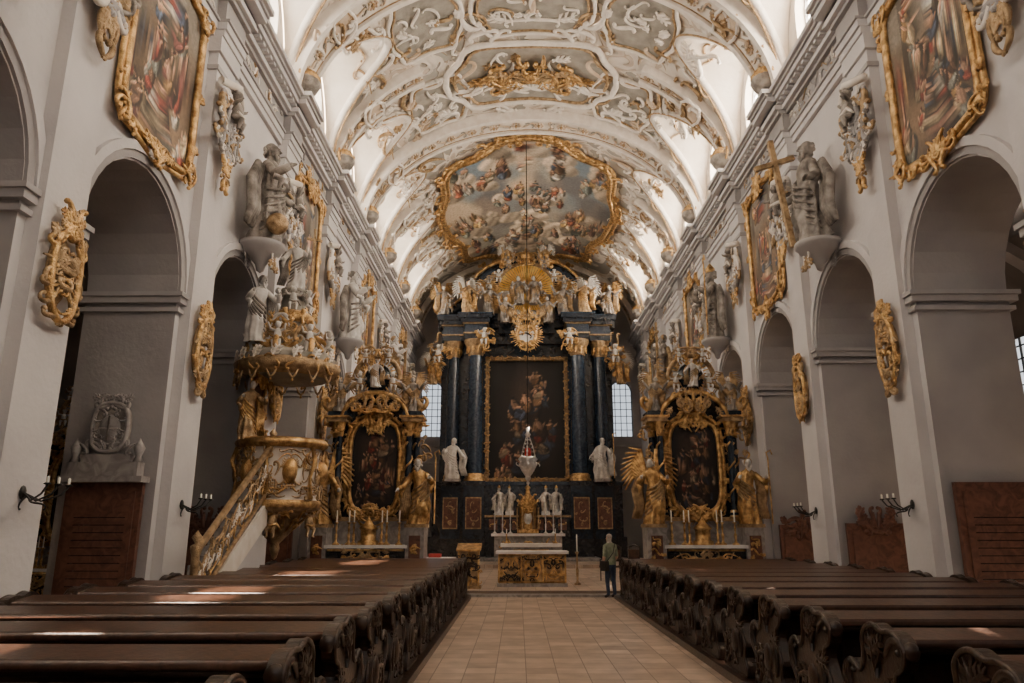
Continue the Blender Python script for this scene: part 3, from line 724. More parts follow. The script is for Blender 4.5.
for xe,sg in ((0,-1),(PL,1)):
    B.prism(ol,lambda a,b:(xe+sg*.0,a,b+.0),lambda a,b:(xe-sg*.10,a,b),'wood')
    B.tube([(xe+sg*.005,a*.97,b*.985+.005) for a,b in ol],.020,'wood',6,closed=True)
    f=lambda a,b:(xe+sg*.008,a,b)
    for (a,b,s,r,k) in ((-.28,.84,.24,2.2,'J'),(.46,.54,.24,1.,'J'),(-.16,.38,.34,1.9,'C'),(.36,.20,.28,5.0,'J')): item(B,f,a,b,s,r,k,.024,'wood')
    for (a,b,s,r) in ((.02,.62,.34,1.4),(.10,.40,.40,-.2),(-.02,.10,.36,.5),(.06,.80,.22,2.6),(-.1,.60,.25,3.3),(.15,.12,.3,1.2)): leaf(B,f,a,b,s,r,.022,'wood')
    B.ball((xe+sg*.0,.06,.36),(.04,.12,.15),'wood',12)
    B.ball((xe-sg*.05,-.42,.86),(.07,.05,.07),'wood',10); B.ball((xe-sg*.05,.60,.56),(.07,.05,.08),'wood',10)
pew=B.make('church_pew'); RR=[2.23+1.285*k for k in range(0,15)]; RL=[2.62+1.285*k for k in range(0,15)]
pew.location=(2.22,RR[0],.10)
for y in RR[1:]: inst(pew,'church_pew',(2.22,y,.10))
for y in RL: inst(pew,'church_pew',(-1.90-PL,y,.10))
for sd,x0,x1 in ((1,2.10,6.60),(-1,-6.30,-1.78)):
    B=MB(); B.box(x0,x1,1.5,21.3,0,.10,'wood'); B.make('pew_platform')
# ------------------------------------------------------------- side altars
def side_altar(seed):
    B=MB()
    B.box(-1.5,1.5,-1.5,.4,0,.15,'grey_marble'); B.box(-1.4,1.4,-1.35,.4,.15,.30,'grey_marble')
    B.box(-1.1,1.1,-1.0,.3,.3,1.15,'black_marble'); B.box(-1.17,1.17,-1.06,.3,1.15,1.24,'cloth_white')
    cluster(B,flatf(-1.03),0,.72,2.0,.75,30,seed,.028,('gold','gold_pale'),(.2,.4),ell=False)
    for z in (.36,1.10): B.tube([(-1.08,-1.02,z),(1.08,-1.02,z)],.03,'gold',6)
    B.box(-1.4,1.4,-.35,.5,.3,1.9,'grey_marble'); B.box(-1.5,1.5,-.42,.5,1.9,2.02,'gold_pale')
    for sx in (-1,1):
        B.box(sx*1.38-.26,sx*1.38+.26,-1.05,-.2,.3,1.72,'grey_marble'); B.box(sx*1.38-.16,sx*1.38+.16,-1.08,-1.0,.6,1.5,'red_marble')
        B.box(sx*1.38-.3,sx*1.38+.3,-1.09,-.2,1.72,1.82,'gold_pale')
        cluster(B,flatf(-1.10),sx*1.38,1.1,.3,.8,6,seed+2,.025,('gold',),(.15,.26),sym=False)
    arch=[(-1.16,2.0)]+[(-1.16*cos(pi*i/12),4.75+.95*sin(pi*i/12)) for i in range(13)]+[(1.16,2.0)]
    B.prism(arch,lambda a,b:(a,-.1,b),lambda a,b:(a,.4,b),'black_marble')
    B.push(T(0,-.18,3.50)); framed(B,1.5,2.6,Canvas(120,190,'dark',seed),seed+3,fr=.13,dense=.17,e=.45,bump=.07,osz=(.26,.42),crest=1.2,K=40,n=120); B.pop()
    for sx in (-1,1):
        for (x,y,r) in ((1.04,-.42,.10),(1.24,-.12,.10)):
            B.lathe([(r*1.5,0),(r*1.5,.1),(r*1.15,.16),(r*1.05,.3),(r,1.2),(r*.85,2.35),(r*.9,2.4)],(sx*x,y,2.02),'navy',14)
            B.lathe([(r*1.6,0),(r*1.2,.2)],(sx*x,y,2.02),'gold',14)
            B.tube([(sx*x+r*1.12*cos(t*.9),y+r*1.12*sin(t*.9),2.3+t*.1) for t in range(20)],.03,'gold',5)
            B.lathe([(r*.9,2.35),(r*1.1,2.42),(r*1.1,2.5),(r*1.7,2.72),(r*1.8,2.78)],(sx*x,y,2.02),'gold',12)
            cluster(B,flatf(y-r*1.3),sx*x,4.6,.25,.3,4,seed,.022,('gold',),(.1,.2),sym=False)
        B.box(sx*1.12-.30,sx*1.12+.30,-.62,.3,4.8,4.92,'gold_pale'); B.box(sx*1.12-.36,sx*1.12+.36,-.68,.3,4.92,4.98,'gold'); B.box(sx*1.12-.28,sx*1.12+.28,-.56,.3,4.98,5.12,'navy')
        B.tube([(sx*(1.4-1.0*t),-.45,5.2+.75*t+.25*sin(pi*t)) for t in [i/8 for i in range(9)]],[.14,.13,.12,.11,.10,.10,.10,.11,.14],'gold_pale',8)
        item(B,flatf(-.5),sx*1.38,5.3,.45,.5,'J',.06,'gold',sx)
        B.push(T(sx*1.40,-.72,1.82)); figure(B,1.85,seed+10+sx,'gold','statue_white','gold_pale',beard=sx>0,attr='staff' if sx>0 else None,wings='gold' if sx<0 else None); B.pop()
        B.push(T(sx*1.12,-.45,5.12)); figure(B,1.05,seed+20+sx,'statue_stone','statue_white','gold_pale',aL=((.2,-.1,.62),(.36,-.1,.85)),aR=((.2,-.1,.62),(.36,-.1,.85)),wings='gold_pale',beard=False); B.pop()
        for (x,z,h) in ((.5,5.75,.55),(.36,6.6,.45)):
            B.push(T(sx*x,-.55,z)); putto(B,h,seed+sx+int(z*9),'statue_white','gold_pale'); B.pop()
        cluster(B,flatf(-.25),sx*1.45,4.2,.3,1.4,9,seed+6,.03,('gold','gold_pale'),(.18,.32),sym=False)
    B.tube([(1.0*cos(a*pi/16),-.5,4.85+.85*sin(a*pi/16)) for a in range(17)],.08,'gold',6)
    B.tube([(.7*cos(a*pi/16),-.4,6.1+.75*sin(a*pi/16)) for a in range(17)],.08,'gold_pale',6)
    B.ball((0,-.3,6.15),(.42,.15,.48),'navy',14)
    B.push(T(0,-.6,5.85)); figure(B,.85,seed+31,'statue_white','statue_white','gold_pale',beard=False); B.pop()
    rays(B,(0,-.35,6.25),.42,.85,30,'gold',seed,.03)
    cluster(B,flatf(-.55),0,5.4,1.7,.6,18,seed+7,.034,('gold','gold_pale'),(.22,.42)); cluster(B,flatf(-.5),0,6.85,.8,.5,9,seed+8,.035,('gold','gold_pale'),(.2,.38))
    cluster(B,flatf(-.6),0,2.15,1.2,.4,10,seed+9,.035,('gold',),(.2,.35))
    B.lathe([(.30,0),(.30,.1),(.22,.14),(.22,.4),(.28,.46),(.12,.6),(.001,.8)],(0,-.7,1.24),'gold',12)
    for k in range(6): candlestick(B,(k-2.5)*.36 if abs(k-2.5)>1 else (k-2.5)*.8,-.8,1.24,.95)
    return B
B=side_altar(100); sa=B.make('side_altar'); sa.location=(-4.80,22.75,.15)
B=side_altar(200); sb=B.make('side_altar'); sb.location=(4.78,22.75,.15)
inst(sa,'aisle_altar',(-11.4,18.8,0),0,(.8,.8,.75))
inst(sb,'aisle_altar',(11.3,19.0,0),0,(.8,.8,.75))
# ------------------------------------------------------------- pulpit
B=MB(); px,py=-5.95,17.25
B.box(-6.85,-6.70,17.2,19.0,2.2,5.6,'plaster')
B.push(T(px,py,0)@Matrix.Diagonal((.93,.93,1,1)))
B.lathe([(.001,1.15),(.06,1.2),(.12,1.4),(.10,1.5),(.30,1.7),(.55,2.0),(.62,2.15),(.98,2.25),(1.0,2.35)],(0,0,0),'gold_pale',24)
B.lathe([(.98,2.3),(.98,2.42),(.88,2.5),(.98,2.75),(1.0,3.1),(.92,3.5),(.98,3.6),(1.08,3.66),(1.08,3.76),(.85,3.76)],(0,0,0),'stucco',32)
B.lathe([(1.0,2.28),(1.04,2.36),(1.0,2.44)],(0,0,0),'gold',32); B.lathe([(1.02,3.58),(1.10,3.66),(1.12,3.72),(1.06,3.80),(.8,3.80)],(0,0,0),'gold',32)
for k in range(12):
    a=2*pi*k/12; f=lambda x,z,a=a:Vector(((1.02)*cos(a+x),(1.02)*sin(a+x),z))
    cluster(B,f,0,3.05,.42,1.0,12,k,.022,('gold','gold_pale','gold_pale'),(.18,.32),ell=False)
    if k%2==0: B.ball((1.0*cos(a),1.0*sin(a),3.05),(.18,.18,.28),'gold',12)
    else: B.tube([(1.06*cos(a),1.06*sin(a),3.6),(1.15*cos(a),1.15*sin(a),3.3),(1.02*cos(a),1.02*sin(a),2.9),(1.08*cos(a),1.08*sin(a),2.45)],[.05,.06,.035,.06],'gold',6)
    f2=lambda x,z,a=a:Vector(((.25+.62*(z-1.7)/.5)*cos(a+x),(.25+.62*(z-1.7)/.5)*sin(a+x),z))
    for q in range(3): item(B,f2,.1*(q-1),1.85+.12*q,.25,q*2+k,'C',.025,'gold')
B.push(T(.15,-.75,1.65)); putto(B,.7,3,'gold_pale','gold'); B.pop(); B.push(T(.75,.1,1.65)@RZ(1.2)); putto(B,.7,4,'gold_pale','gold'); B.pop()
B.push(T(-.75,0,3.7)@RZ(pi/2))
framed(B,.9,1.5,'red_marble',5,f=lambda a,b,o=0:Vector((a,-o,b+.75)),fr=.08,dense=.2,crest=.6,osz=(.2,.35)); B.pop()
B.push(T(-.65,-.65,3.75)@RZ(.6)); figure(B,1.35,51,'gold_pale','statue_white','gold',beard=False); B.pop()
B.lathe([(.001,5.35),(.9,5.32),(1.0,5.25),(1.22,5.35),(1.28,5.5),(1.16,5.62),(1.2,5.70),(1.0,5.8),(.7,5.95),(.5,6.25),(.42,6.6),(.5,6.75),(.3,6.95),(.25,7.3),(.32,7.45),(.001,7.5)],(0,0,0),'vault_grey',32)
B.lathe([(1.0,5.24),(1.26,5.36),(1.32,5.52),(1.2,5.6)],(0,0,0),'gold_pale',32); B.lathe([(.46,6.58),(.58,6.75),(.4,6.88)],(0,0,0),'gold',24)
for k in range(16):
    a=2*pi*k/16; f=lambda x,z,a=a:Vector((1.26*cos(a+x),1.26*sin(a+x),z))
    item(B,f,0,5.45,.36,k,'CSJ'[k%3],.035,'gold'); leaf(B,f,0,5.55,.3,1.2,.03,'stucco')
    B.tube([f(-.10,5.28),f(-.05,5.14),f(0,5.08),f(.05,5.14),f(.10,5.28)],[.015,.03,.035,.03,.015],'gold_pale',6); B.ball(f(0,5.03),.035,'gold',6)
    if k%2==0:
        B.tube([(1.1*cos(a),1.1*sin(a),5.75),(1.12*cos(a),1.12*sin(a),6.0),(.7*cos(a),.7*sin(a),6.25),(.5*cos(a),.5*sin(a),6.7),(.62*cos(a),.62*sin(a),6.85)],[.07,.08,.06,.05,.07],'gold',7)
        B.push(T(1.0*cos(a),1.0*sin(a),5.78)@RZ(a+pi/2)); putto(B,.66,k,'statue_white','gold_pale'); B.pop()
for k in range(5):
    a=k*1.256; B.push(T(.40*cos(a),.40*sin(a),6.85)@RZ(a+pi/2)); putto(B,.62,k+30,'statue_white','statue_stone'); B.pop()
cluster(B,flatf(-.85),0,6.2,1.5,.8,14,71,.04,('gold','gold_pale','statue_white'),(.25,.45))
B.push(T(0,0,7.45)@RZ(.5)); figure(B,1.35,61,'statue_white','statue_white','statue_stone',attr='cross'); B.pop()
B.push(T(-.55,-.85,5.95)@RZ(.7)); figure(B,1.6,62,'statue_white','statue_white','statue_stone'); B.pop()
B.push(T(-.5,.85,5.95)@RZ(1.2)); figure(B,1.6,63,'statue_white','statue_white','gold_pale'); B.pop()
B.pop()
N=13; ya,yb=13.0,16.5; za,zb=.15,2.35
for k in range(N):
    y0=ya+(yb-ya)*k/N; z=za+(zb-za)*(k+1)/N; B.box(-6.62,-6.0,y0,y0+(yb-ya)/N+.03,z-.17,z,'grey_marble')
B.prism([(ya,0),(yb,1.9),(yb,2.42),(ya,.42)],lambda a,b:(-5.98,a,b),lambda a,b:(-5.92,a,b),'stucco')
B.prism([(ya,0.0),(yb,0),(yb,1.95),(ya,.12)],lambda a,b:(-6.05,a,b),lambda a,b:(-6.0,a,b),'plaster')
sl=(zb-za)/(yb-ya)
def fr(a,b): return Vector((-5.93,ya+a,.48+sl*a+b))
for b,r in ((0,.04),(.98,.055),(.88,.025)): B.tube([fr(0,b),fr(yb-ya,b)],r,'gold_pale',6)
for k in range(15):
    a=.12+k*.235
    item(B,fr,a,.25,.34,.8+k,'C',.018,'gold'); item(B,fr,a+.1,.62,.34,2+k*1.3,'S',.018,'gold_pale'); item(B,fr,a,.45,.38,k*.7,'J',.018,'gold_pale'); leaf(B,fr,a,.4,.3,k*1.1,.015,'stucco')
for a in (0,yb-ya):
    p=fr(a,-.3); B.lathe([(.09,-.15),(.11,.1),(.06,.2),(.07,1.2),(.10,1.3),(.10,1.36),(.03,1.4),(.09,1.5),(.001,1.62)],tuple(p),'gold_pale',12)
B.lathe([(.30,0),(.30,.25),(.2,.35),(.17,1.6),(.26,1.75),(.28,2.3)],(-6.25,16.6,0),'plaster_shade',16)
B.make('pulpit')
# ------------------------------------------------------------- high altar
B=MB()
B.box(-4.6,4.6,-3.6,1.6,0,.15,'grey_marble'); B.box(-3.6,3.6,-3.2,1,.15,.30,'grey_marble')
B.box(-5.3,5.3,-.5,2.6,.15,1.3,'black_marble'); B.box(-5.15,5.15,-.3,2.6,1.3,4.0,'black_marble'); B.box(-5.3,5.3,-.5,2.6,4.0,4.2,'navy')
B.box(-4.9,4.9,.5,2.6,4.2,12.2,'navy')
for x,w,y in ((2.87,.62,-1.1),(4.15,.58,-.6)):
    for sx in (-1,1):
        c=sx*x
        B.box(c-w,c+w,y,0,.3,1.2,'black_marble'); B.box(c-w*.9,c+w*.9,y+.06,0,1.2,3.95,'navy'); B.box(c-w,c+w,y-.04,0,3.95,4.2,'black_marble')
        B.box(c-w*.62,c+w*.62,y+.01,y+.1,1.75,3.3,'red_marble'); 
        for (a,b,cc,d) in ((c-w*.65,c+w*.65,1.70,1.77),(c-w*.65,c+w*.65,3.28,3.35),(c-w*.68,c-w*.6,1.7,3.35),(c+w*.6,c+w*.68,1.7,3.35)): B.box(a,b,y-.02,y+.1,cc,d,'gold_pale')
        cluster(B,flatf(y-.02),c,2.5,.5,1.0,6,int(x*9),.03,('gold_pale',),(.2,.35),sym=False)
        yc=y+.55; r=.44 if x<3 else .38
        B.lathe([(r*1.35,0),(r*1.35,.12),(r*1.15,.2),(r*1.25,.32),(r*1.02,.42)],(c,yc,4.2),'gold',20)
        B.lathe([(r,.4),(r*1.02,2.5),(r*.86,7.0)],(c,yc,4.2),'navy_col',24)
        B.lathe([(r*.86,6.95),(r*.98,7.02),(r*.9,7.1),(r*1.1,7.4),(r*1.5,7.72),(r*1.5,7.85)],(c,yc,4.2),'gold_pale',20)
        for k in range(10):
            a=k*.628; leaf(B,lambda u,v,a=a:Vector((c+r*1.1*cos(a+u),yc+r*1.1*sin(a+u),v)),0,11.3,.6,1.4,.04,'gold')
        for (z0,z1,pj,m) in ((12.05,12.35,.0,'navy'),(12.35,12.42,.06,'gold_pale'),(12.42,12.9,.0,'navy_col'),(12.9,12.97,.1,'gold_pale'),(12.97,13.2,.2,'navy'),(13.2,13.42,.32,'navy'),(13.42,13.5,.36,'navy_col')):
            B.box(c-w-pj,c+w+pj,y-pj,1.5,z0,z1,m)
for (z0,z1,pj,m) in ((12.05,12.9,.0,'navy'),(12.97,13.42,.2,'navy')): B.box(-4.9-pj,4.9+pj,.2-pj,2,z0,z1,m)
B.push(T(0,.35,7.75)); 
cvA=Canvas(150,230,'dark',41); NX,NZ=70,110; vs=[];fs=[];cs=[]
for j in range(NZ+1):
    for i in range(NX+1): vs.append((-2.15+4.3*i/NX,0,-3.4+6.8*j/NZ)); cs.append(cvA.at(i/NX,1-j/NZ))
for j in range(NZ):
    for i in range(NX): q=j*(NX+1)+i; fs.append((q,q+1,q+NX+2,q+NX+1))
B.add(vs,fs,'canvas',True,cols=cs)
for (a,b,c,d) in ((-2.35,2.35,3.32,3.52),(-2.35,2.35,-3.52,-3.32),(-2.33,-2.13,-3.5,3.5),(2.13,2.33,-3.5,3.5)):
    B.box(a,b,-.22,.05,c,d,'gold_pale')
for k in range(90):
    t=k/90*23.6; 
    if t<4.4: q=(-2.2+t,3.43)
    elif t<11.8: q=(2.23,3.4-(t-4.4)*.93)
    elif t<16.2: q=(2.2-(t-11.8),-3.43)
    else: q=(-2.23,-3.4+(t-16.2)*.93)
    item(B,flatf(-.25),q[0],q[1],.28,k*1.7,'CSJ'[k%3],.035,'gold_pale' if k%2 else 'gold')
B.pop()
for sx in (-1,1):
    B.push(T(sx*4.0,-1.05,4.2)); B.box(-.4,.4,-.4,.3,-.05,.1,'grey_marble'); B.push(T(0,-.1,.1)); figure(B,2.15,70+sx,'statue_white',attr='staff' if sx>0 else None,wide=1.15); B.pop(); B.pop()
    B.tube([(sx*x,-.1,z) for x,z in ((4.9,13.7),(4.3,13.9),(3.6,14.4),(3.1,15.1),(2.7,15.8),(2.1,16.3),(1.5,16.5))],[.35,.33,.3,.28,.28,.3,.35],'navy',8)
    B.tube([(sx*x,-.35,z) for x,z in ((4.9,13.95),(4.3,14.2),(3.7,14.7),(3.25,15.4),(2.85,16.1),(2.2,16.65),(1.5,16.85))],.08,'gold',6)
    item(B,flatf(-.4),sx*4.9,13.95,.9,.4,'J',.12,'gold',sx); item(B,flatf(-.4),sx*1.7,16.6,.8,2.4,'J',.12,'gold',sx)
    B.box(sx*1.95-.3,sx*1.95+.3,-.3,.6,13.4,16.0,'navy'); B.box(sx*1.95-.36,sx*1.95+.36,-.36,.6,15.9,16.05,'gold_pale')
    cluster(B,flatf(-.4),sx*1.95,14.8,.5,2.2,10,5,.05,('gold','gold_pale'),(.3,.5),sym=False)
    for (x,y,z,h,s) in ((4.7,-.9,13.5,1.7,1),(3.3,-1.2,13.5,1.9,2),(2.1,-.9,13.5,1.8,3),(1.1,-.9,16.4,1.2,4),(1.2,-1.0,13.0,1.5,5),(5.3,-.3,9.6,1.6,6)):
        B.push(T(sx*x,y,z)@RZ(-sx*.3)); figure(B,h,s*7+sx,'gold_pale' if s%2==0 else 'statue_stone','statue_white','gold_pale' if s%2 else 'gold',aL=((.22,-.1,.66),(.34,-.15,.92)),aR=((.22,-.1,.62),(.38,-.1,.75)),wings='gold' if s%2 else 'statue_white',beard=False); B.pop()
    for k in range(8):
        B.push(T(sx*(.5+.55*k),-1.0,[12.4,16.2,15.4,15.0,14.4,14.2,14.4,13.6][k])); putto(B,.8,k*3+sx,'statue_stone' if k%2 else 'statue_white','gold_pale'); B.pop()
    cluster(B,flatf(-1.3),sx*2.3,11.9,1.2,1.4,14,8,.05,('gold',),(.35,.6),sym=False); cluster(B,flatf(-.5),sx*4.9,11.3,.9,2.2,14,9,.05,('gold','gold_pale'),(.35,.6),sym=False)
    B.push(T(sx*4.95,-.9,10.7)); putto(B,1.1,33+sx,'statue_white'); B.pop(); B.push(T(sx*2.35,-1.5,11.6)); putto(B,1.0,37+sx,'statue_white'); B.pop()
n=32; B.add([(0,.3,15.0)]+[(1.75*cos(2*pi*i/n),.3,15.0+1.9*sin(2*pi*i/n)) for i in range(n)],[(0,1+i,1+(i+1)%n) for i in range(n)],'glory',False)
B.tube([(1.8*cos(2*pi*i/n),.0,15.0+1.95*sin(2*pi*i/n)) for i in range(n)],.12,'gold_pale',8,closed=True)
B.tube([(2.1*cos(pi*i/20),.1,14.9+2.3*sin(pi*i/20)) for i in range(21)],.28,'navy',8); B.tube([(2.38*cos(pi*i/20),-.1,14.95+2.55*sin(pi*i/20)) for i in range(21)],.09,'gold',6)
rays(B,(0,.1,15.2),.5,2.3,60,'gold',4,.045)
B.box(-1.6,1.6,-.2,.4,12.6,13.2,'navy')
B.push(T(-.45,-.6,14.2)); figure(B,1.7,81,'statue_stone','statue_white','gold_pale'); B.pop(); B.push(T(.45,-.6,14.2)); figure(B,1.7,82,'statue_stone','statue_white','gold_pale'); B.pop()
for k in range(26):
    a=R.uniform(0,6.28); B.ball((1.3*cos(a),-.3,14.4+.8*sin(a)),R.uniform(.15,.34),'statue_stone' if k%2 else 'statue_white',8)
B.push(T(0,-1.1,12.2)); n=28
B.add([(0,-.06,0)]+[(.5*cos(2*pi*i/n),-.06,.5*sin(2*pi*i/n)) for i in range(n)],[(0,1+i,1+(i+1)%n) for i in range(n)],'cloth_white',False)
B.tube([(.54*cos(2*pi*i/n),-.05,.54*sin(2*pi*i/n)) for i in range(n)],.09,'gold',6,closed=True)
rays(B,(0,0,0),.55,1.0,40,'gold',5,.05); item(B,flatf(-.1),0,0,.5,0,'C',.04,'navy'); cluster(B,flatf(-.1),0,0,1.9,1.7,12,6,.04,('gold',),(.3,.45)); B.pop()
cluster(B,flatf(-1.2),0,13.3,2.0,.8,10,16,.05,('gold','gold_pale'),(.35,.6)); cluster(B,flatf(-.5),0,16.9,1.6,.7,12,17,.06,('gold','gold_pale'),(.4,.6))
B.lathe([(.3,0),(.42,.25),(.2,.45),(.05,.55),(.10,.62),(.001,.75)],(0,-.5,16.95),'gold',12)
B.box(-1.7,1.7,-2.9,-1.6,.3,1.35,'grey_marble'); B.box(-1.85,1.85,-3.0,-1.5,1.35,1.48,'cloth_white')
cluster(B,flatf(-2.93),0,.85,2.6,.8,16,61,.035,('gold',),(.3,.5),ell=False)
B.box(-2.2,2.2,-1.6,-.3,.3,2.3,'black_marble'); B.box(-2.25,2.25,-1.65,-.3,2.3,2.4,'gold_pale')
for k in range(7): 
    x=-1.8+k*.6
    if abs(x)>.4: B.box(x-.22,x+.22,-1.64,-1.6,1.65,2.2,'red_marble'); item(B,flatf(-1.67),x,1.95,.35,k,'S',.03,'gold')
B.push(T(0,-1.7,1.5))
B.box(-.55,.55,-.35,.3,0,.2,'gold'); B.lathe([(.45,.2),(.45,1.3),(.55,1.4),(.5,1.5),(.34,1.75),(.16,1.95),(.10,2.2),(.16,2.3),(.001,2.5)],(0,0,0),'gold',16)
for k in range(6): a=k*pi/3; B.lathe([(.07,0),(.05,.1),(.05,1.0),(.08,1.1)],(.55*cos(a),.45*sin(a),.2),'gold_pale',8)
B.ball((0,-.45,.75),(.22,.08,.32),'silver',12); cluster(B,flatf(-.5),0,1.5,1.2,.9,10,6,.04,('gold',),(.2,.4)); B.pop()
for sx in (-1,1):
    for (x,m,h) in ((.95,'silver',1.0),(1.5,'silver',1.0)):
        B.push(T(sx*x,-1.3,2.4)); B.box(-.22,.22,-.2,.2,0,.18,'silver'); B.push(T(0,0,.18)); figure(B,h*1.25,90+sx,'silver',mitre=True); B.pop(); B.pop()
    for k in range(3): candlestick(B,sx*(.9+.4*k),-2.3,1.48,1.5,'silver')
B.make('high_altar',loc=(0,41.5,.15))
# ------------------------------------------------------------- sanctuary furniture
B=MB(); B.box(-1.0,1.0,-.45,.45,.1,.95,'gold_pale'); B.box(-1.1,1.1,-.55,.55,.95,1.03,'cloth_white'); B.box(-1.06,1.06,-.5,.5,0,.1,'grey_marble')
for s in range(3):
    cx=(s-1)*.64; cluster(B,flatf(-.47),cx,.52,.55,.7,14,s,.02,('gold','gold','wood'),(.15,.28),ell=False); B.tube([(cx+.24*cos(a*pi/8),-.47,.52+.30*sin(a*pi/8)) for a in range(16)],.02,'gold',5,closed=True)
for z in (.14,.92): B.tube([(-1,-.47,z),(1,-.47,z)],.03,'gold',6)
for x in (-1,-.33,.33,1): B.tube([(x,-.47,.12),(x,-.47,.93)],.03,'gold',6)
B.make('communion_altar',loc=(-.08,23.9,.15))
B=MB(); B.box(-1.25,1.25,-.4,.5,0,.95,'grey_marble'); B.box(-1.3,1.3,-.5,.55,.95,1.1,'cloth_white'); B.box(-.75,.75,-.43,-.40,.15,.85,'gold'); 
for k in range(2): candlestick(B,(-1.05,1.05)[k],0,1.1,.6)
B.make('marble_altar_table',loc=(.05,33.2,.15))
B=MB(); B.box(-.36,.36,-.28,.28,0,.08,'gold_pale'); B.box(-.30,.30,-.22,.22,.08,1.05,'gold_pale'); B.prism([(-.32,1.05),(.32,1.22),(.32,1.27),(-.32,1.10)],lambda a,b:(-.36,a,b),lambda a,b:(.36,a,b),'gold')
cluster(B,flatf(-.24),0,.55,.5,.9,18,3,.02,('gold','wood'),(.15,.26),ell=False)
for x in (-.29,.29): B.tube([(x,-.22,.08),(x,-.22,1.05)],.03,'gold',6)
B.make('ambo',loc=(-1.95,22.9,.15))
B=MB(); B.box(-.55,.55,-.35,.35,.82,.88,'cloth_white'); B.box(-.56,.56,-.36,-.35,.45,.88,'cloth_white'); B.box(-.56,-.55,-.36,.36,.45,.88,'cloth_white'); B.box(.55,.56,-.36,.36,.45,.88,'cloth_white'); B.box(-.3,.3,-.37,-.36,.3,.86,'cloth_red')
for x in (-.48,.48):
    for y in (-.28,.28): B.tube([(x,y,0),(x,y,.82)],.025,'wood',6)
B.box(-.2,.15,-.15,.15,.88,.98,'cloth_red')
B.make('credence_table',loc=(-2.9,22.6,.15))
def chair(loc,rz,nm='choir_chair'):
    B=MB()
    for x in (-.24,.24):
        B.tube([(x,-.22,0),(x,-.22,.45)],.022,'wood',6); B.tube([(x,.24,0),(x,.22,.5),(x,.28,1.1)],.024,'wood',6)
    B.box(-.27,.27,-.26,.25,.43,.49,'wood_top'); B.box(-.24,.24,.22,.26,.62,1.0,'wood_top'); B.tube([(-.25,.27,1.08),(0,.29,1.16),(.25,.27,1.08)],.03,'wood',6)
    for x in (-.27,.27): B.tube([(x,-.22,.45),(x,-.2,.68),(x,.22,.70)],.02,'wood',6)
    o=B.make(nm,loc=loc); o.rotation_euler=(0,0,rz)
chair((2.6,26.2,.15),-.9); chair((3.3,26.6,.15),-.9); chair((-2.2,26.2,.15),.9)
B=MB(); candlestick(B,0,0,0,1.5,'gold_pale'); o=B.make('paschal_candlestick',loc=(1.35,24.4,.15))
B=MB(); zt=17.68
B.tube([(0,0,zt),(0,0,5.3)],.018,'iron',5)
B.lathe([(.001,5.3),(.08,5.25),(.05,5.1),(.12,5.0),(.05,4.9)],(0,0,0),'silver',12)
for k in range(3):
    a=k*2.094+.4; B.tube([(.04*cos(a),.04*sin(a),5.0),(.22*cos(a),.22*sin(a),4.5),(.34*cos(a),.34*sin(a),4.05)],.02,'silver',5)
    for q in range(6): B.ball(((.04+.05*q)*cos(a),(.04+.05*q)*sin(a),4.95-.15*q),.04,'silver',6)
B.lathe([(.30,4.15),(.38,4.05),(.30,3.95),(.36,3.85),(.24,3.6),(.10,3.4),(.12,3.32),(.04,3.22),(.07,3.15),(.001,3.02)],(0,0,0),'silver',20)
B.lathe([(.10,4.1),(.13,4.2),(.12,4.45),(.08,4.48)],(0,0,0),'ruby',12)
for k in range(8): a=k*pi/4; item(B,lambda u,v,a=a:Vector(((.36+u)*cos(a),(.36+u)*sin(a),v)),0,3.85,.2,k,'C',.018,'silver')
B.make('sanctuary_lamp',loc=(-.12,29,.4))
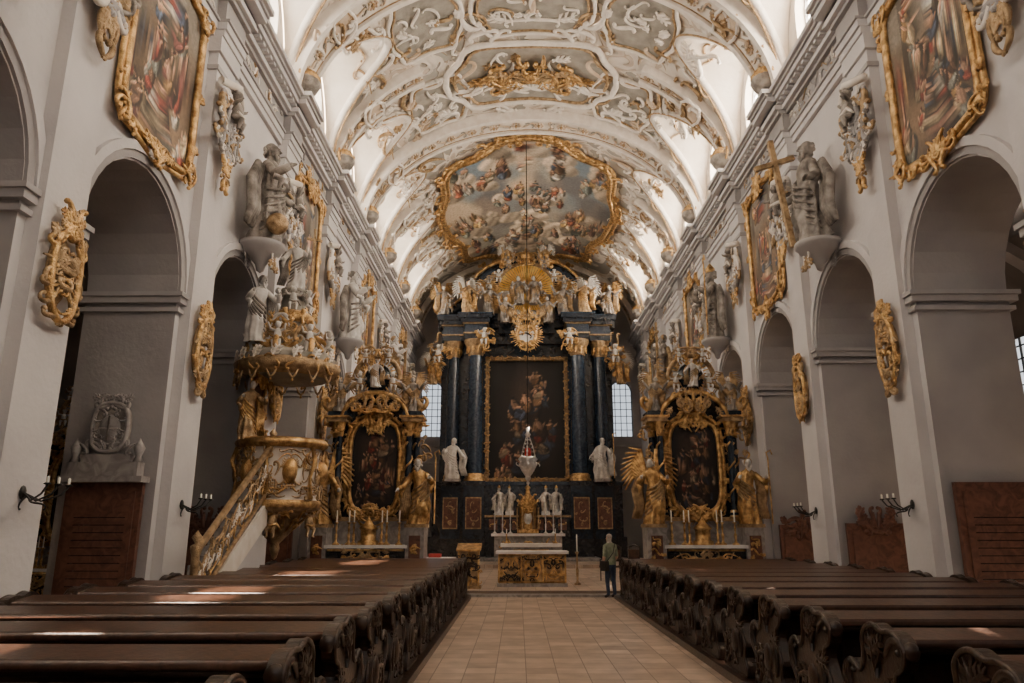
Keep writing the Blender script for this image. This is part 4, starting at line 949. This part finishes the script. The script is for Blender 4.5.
# ------------------------------------------------------------- person (skin modifier)
def person(loc,rz):
    J=[(0,0,.92),(0,.01,1.08),(0,.0,1.24),(0,-.005,1.40),(0,-.02,1.47),(0,-.035,1.54),(0,-.04,1.63),
       (-.09,0,.86),(-.11,-.02,.48),(-.11,.03,.10),(-.12,-.12,.04),
       (.09,0,.86),(.12,-.01,.48),(.13,.04,.10),(.15,-.10,.04),
       (-.17,0,1.37),(-.23,.02,1.10),(-.20,-.12,.90),
       (.17,0,1.37),(.24,.03,1.10),(.22,-.08,.86)]
    r=[(.155,.115),(.15,.11),(.165,.115),(.13,.09),(.055,.055),(.075,.085),(.075,.09),
       (.095,.095),(.062,.065),(.045,.05),(.04,.035),(.095,.095),(.062,.065),(.045,.05),(.04,.035),
       (.07,.065),(.05,.05),(.03,.03),(.07,.065),(.05,.05),(.03,.03)]
    E=[(0,1),(1,2),(2,3),(3,4),(4,5),(5,6),(0,7),(7,8),(8,9),(9,10),(0,11),(11,12),(12,13),(13,14),(3,15),(15,16),(16,17),(3,18),(18,19),(19,20)]
    me=bpy.data.meshes.new('b'); me.from_pydata(J,E,[]); ob=bpy.data.objects.new('b',me); bpy.context.scene.collection.objects.link(ob)
    sk=ob.modifiers.new('s','SKIN'); sk.use_smooth_shade=True
    for i,d in enumerate(me.skin_vertices[0].data): d.radius=r[i]; d.use_root=(i==0)
    sb_=ob.modifiers.new('u','SUBSURF'); sb_.levels=2; sb_.render_levels=2
    dg=bpy.context.evaluated_depsgraph_get(); ev=bpy.data.meshes.new_from_object(ob.evaluated_get(dg)); bpy.data.objects.remove(ob)
    B=MB(); names=['shirt','trousers','skin','hair','shoe']
    for k in names: B.mi(k)
    B.V=[v.co.copy() for v in ev.vertices]
    for p in ev.polygons:
        c=p.center; m='shirt'
        if c.z<.09: m='shoe'
        elif c.z<.93 and abs(c.x)<.19: m='trousers'
        elif c.z>1.46: m='hair' if (c.y>-.05 or c.z>1.64) else 'skin'
        elif abs(c.x)>.175 and c.z<1.10: m='skin'
        B.F.append(list(p.vertices)); B.MI.append(B.mi(m)); B.S.append(True)
    B.lathe([(.165,.88),(.17,.95),(.158,1.05)],(0,0,0),'shirt',20,sy=.78)
    B.ball((0,-.02,1.63),(.082,.088,.075),'hair',12)
    B.tube([(0,-.12,1.60),(0,-.145,1.565),(0,-.12,1.56)],[.01,.016,.01],'skin',6)
    for sx in (-1,1):
        B.ball((sx*.082,-.03,1.58),(.012,.022,.034),'skin',6); B.ball((sx*.03,-.118,1.59),(.011,.008,.007),'shoe',6)
        p=(-.20,-.12,.88) if sx<0 else (.22,-.08,.84)
        hand(B,p,(0,-.15,-1),1.75,'skin')
    B.ball((0,-.115,1.52),(.024,.01,.007),'skin',6)
    B.tube([(-.10,-.10,1.40),(.0,-.13,1.2),(.20,-.02,.95)],.012,'shoe',5); B.tube([(-.10,.08,1.42),(.0,.13,1.2),(.20,.06,.95)],.012,'shoe',5); B.box(.17,.27,-.12,.14,.72,.98,'shoe')
    o=B.make('standing_visitor',loc=loc); o.rotation_euler=(0,0,rz)
person((2.03,21.35,0.0),pi+.6)
# ------------------------------------------------------------- light
w=bpy.data.worlds.new('World'); bpy.context.scene.world=w; w.use_nodes=True
w.node_tree.nodes['Background'].inputs[0].default_value=(.75,.85,1,1); w.node_tree.nodes['Background'].inputs[1].default_value=1.2
sun=bpy.data.lights.new('sun','SUN'); sun.energy=85; sun.angle=.012; sun.color=(1,.84,.68); so=bpy.data.objects.new('sun',sun); bpy.context.scene.collection.objects.link(so)
so.rotation_euler=Vector((-11.3,-1.9,-13.7)).to_track_quat('-Z','Y').to_euler()
# ------------------------------------------------------------- camera
cd=bpy.data.cameras.new('camera'); cd.lens=26.2; cd.sensor_width=36; cd.clip_end=200; co=bpy.data.objects.new('camera',cd); bpy.context.scene.collection.objects.link(co)
co.location=(-.5,0,1.8); co.rotation_euler=(math.radians(90+14.2),0,math.radians(.46)); bpy.context.scene.camera=co
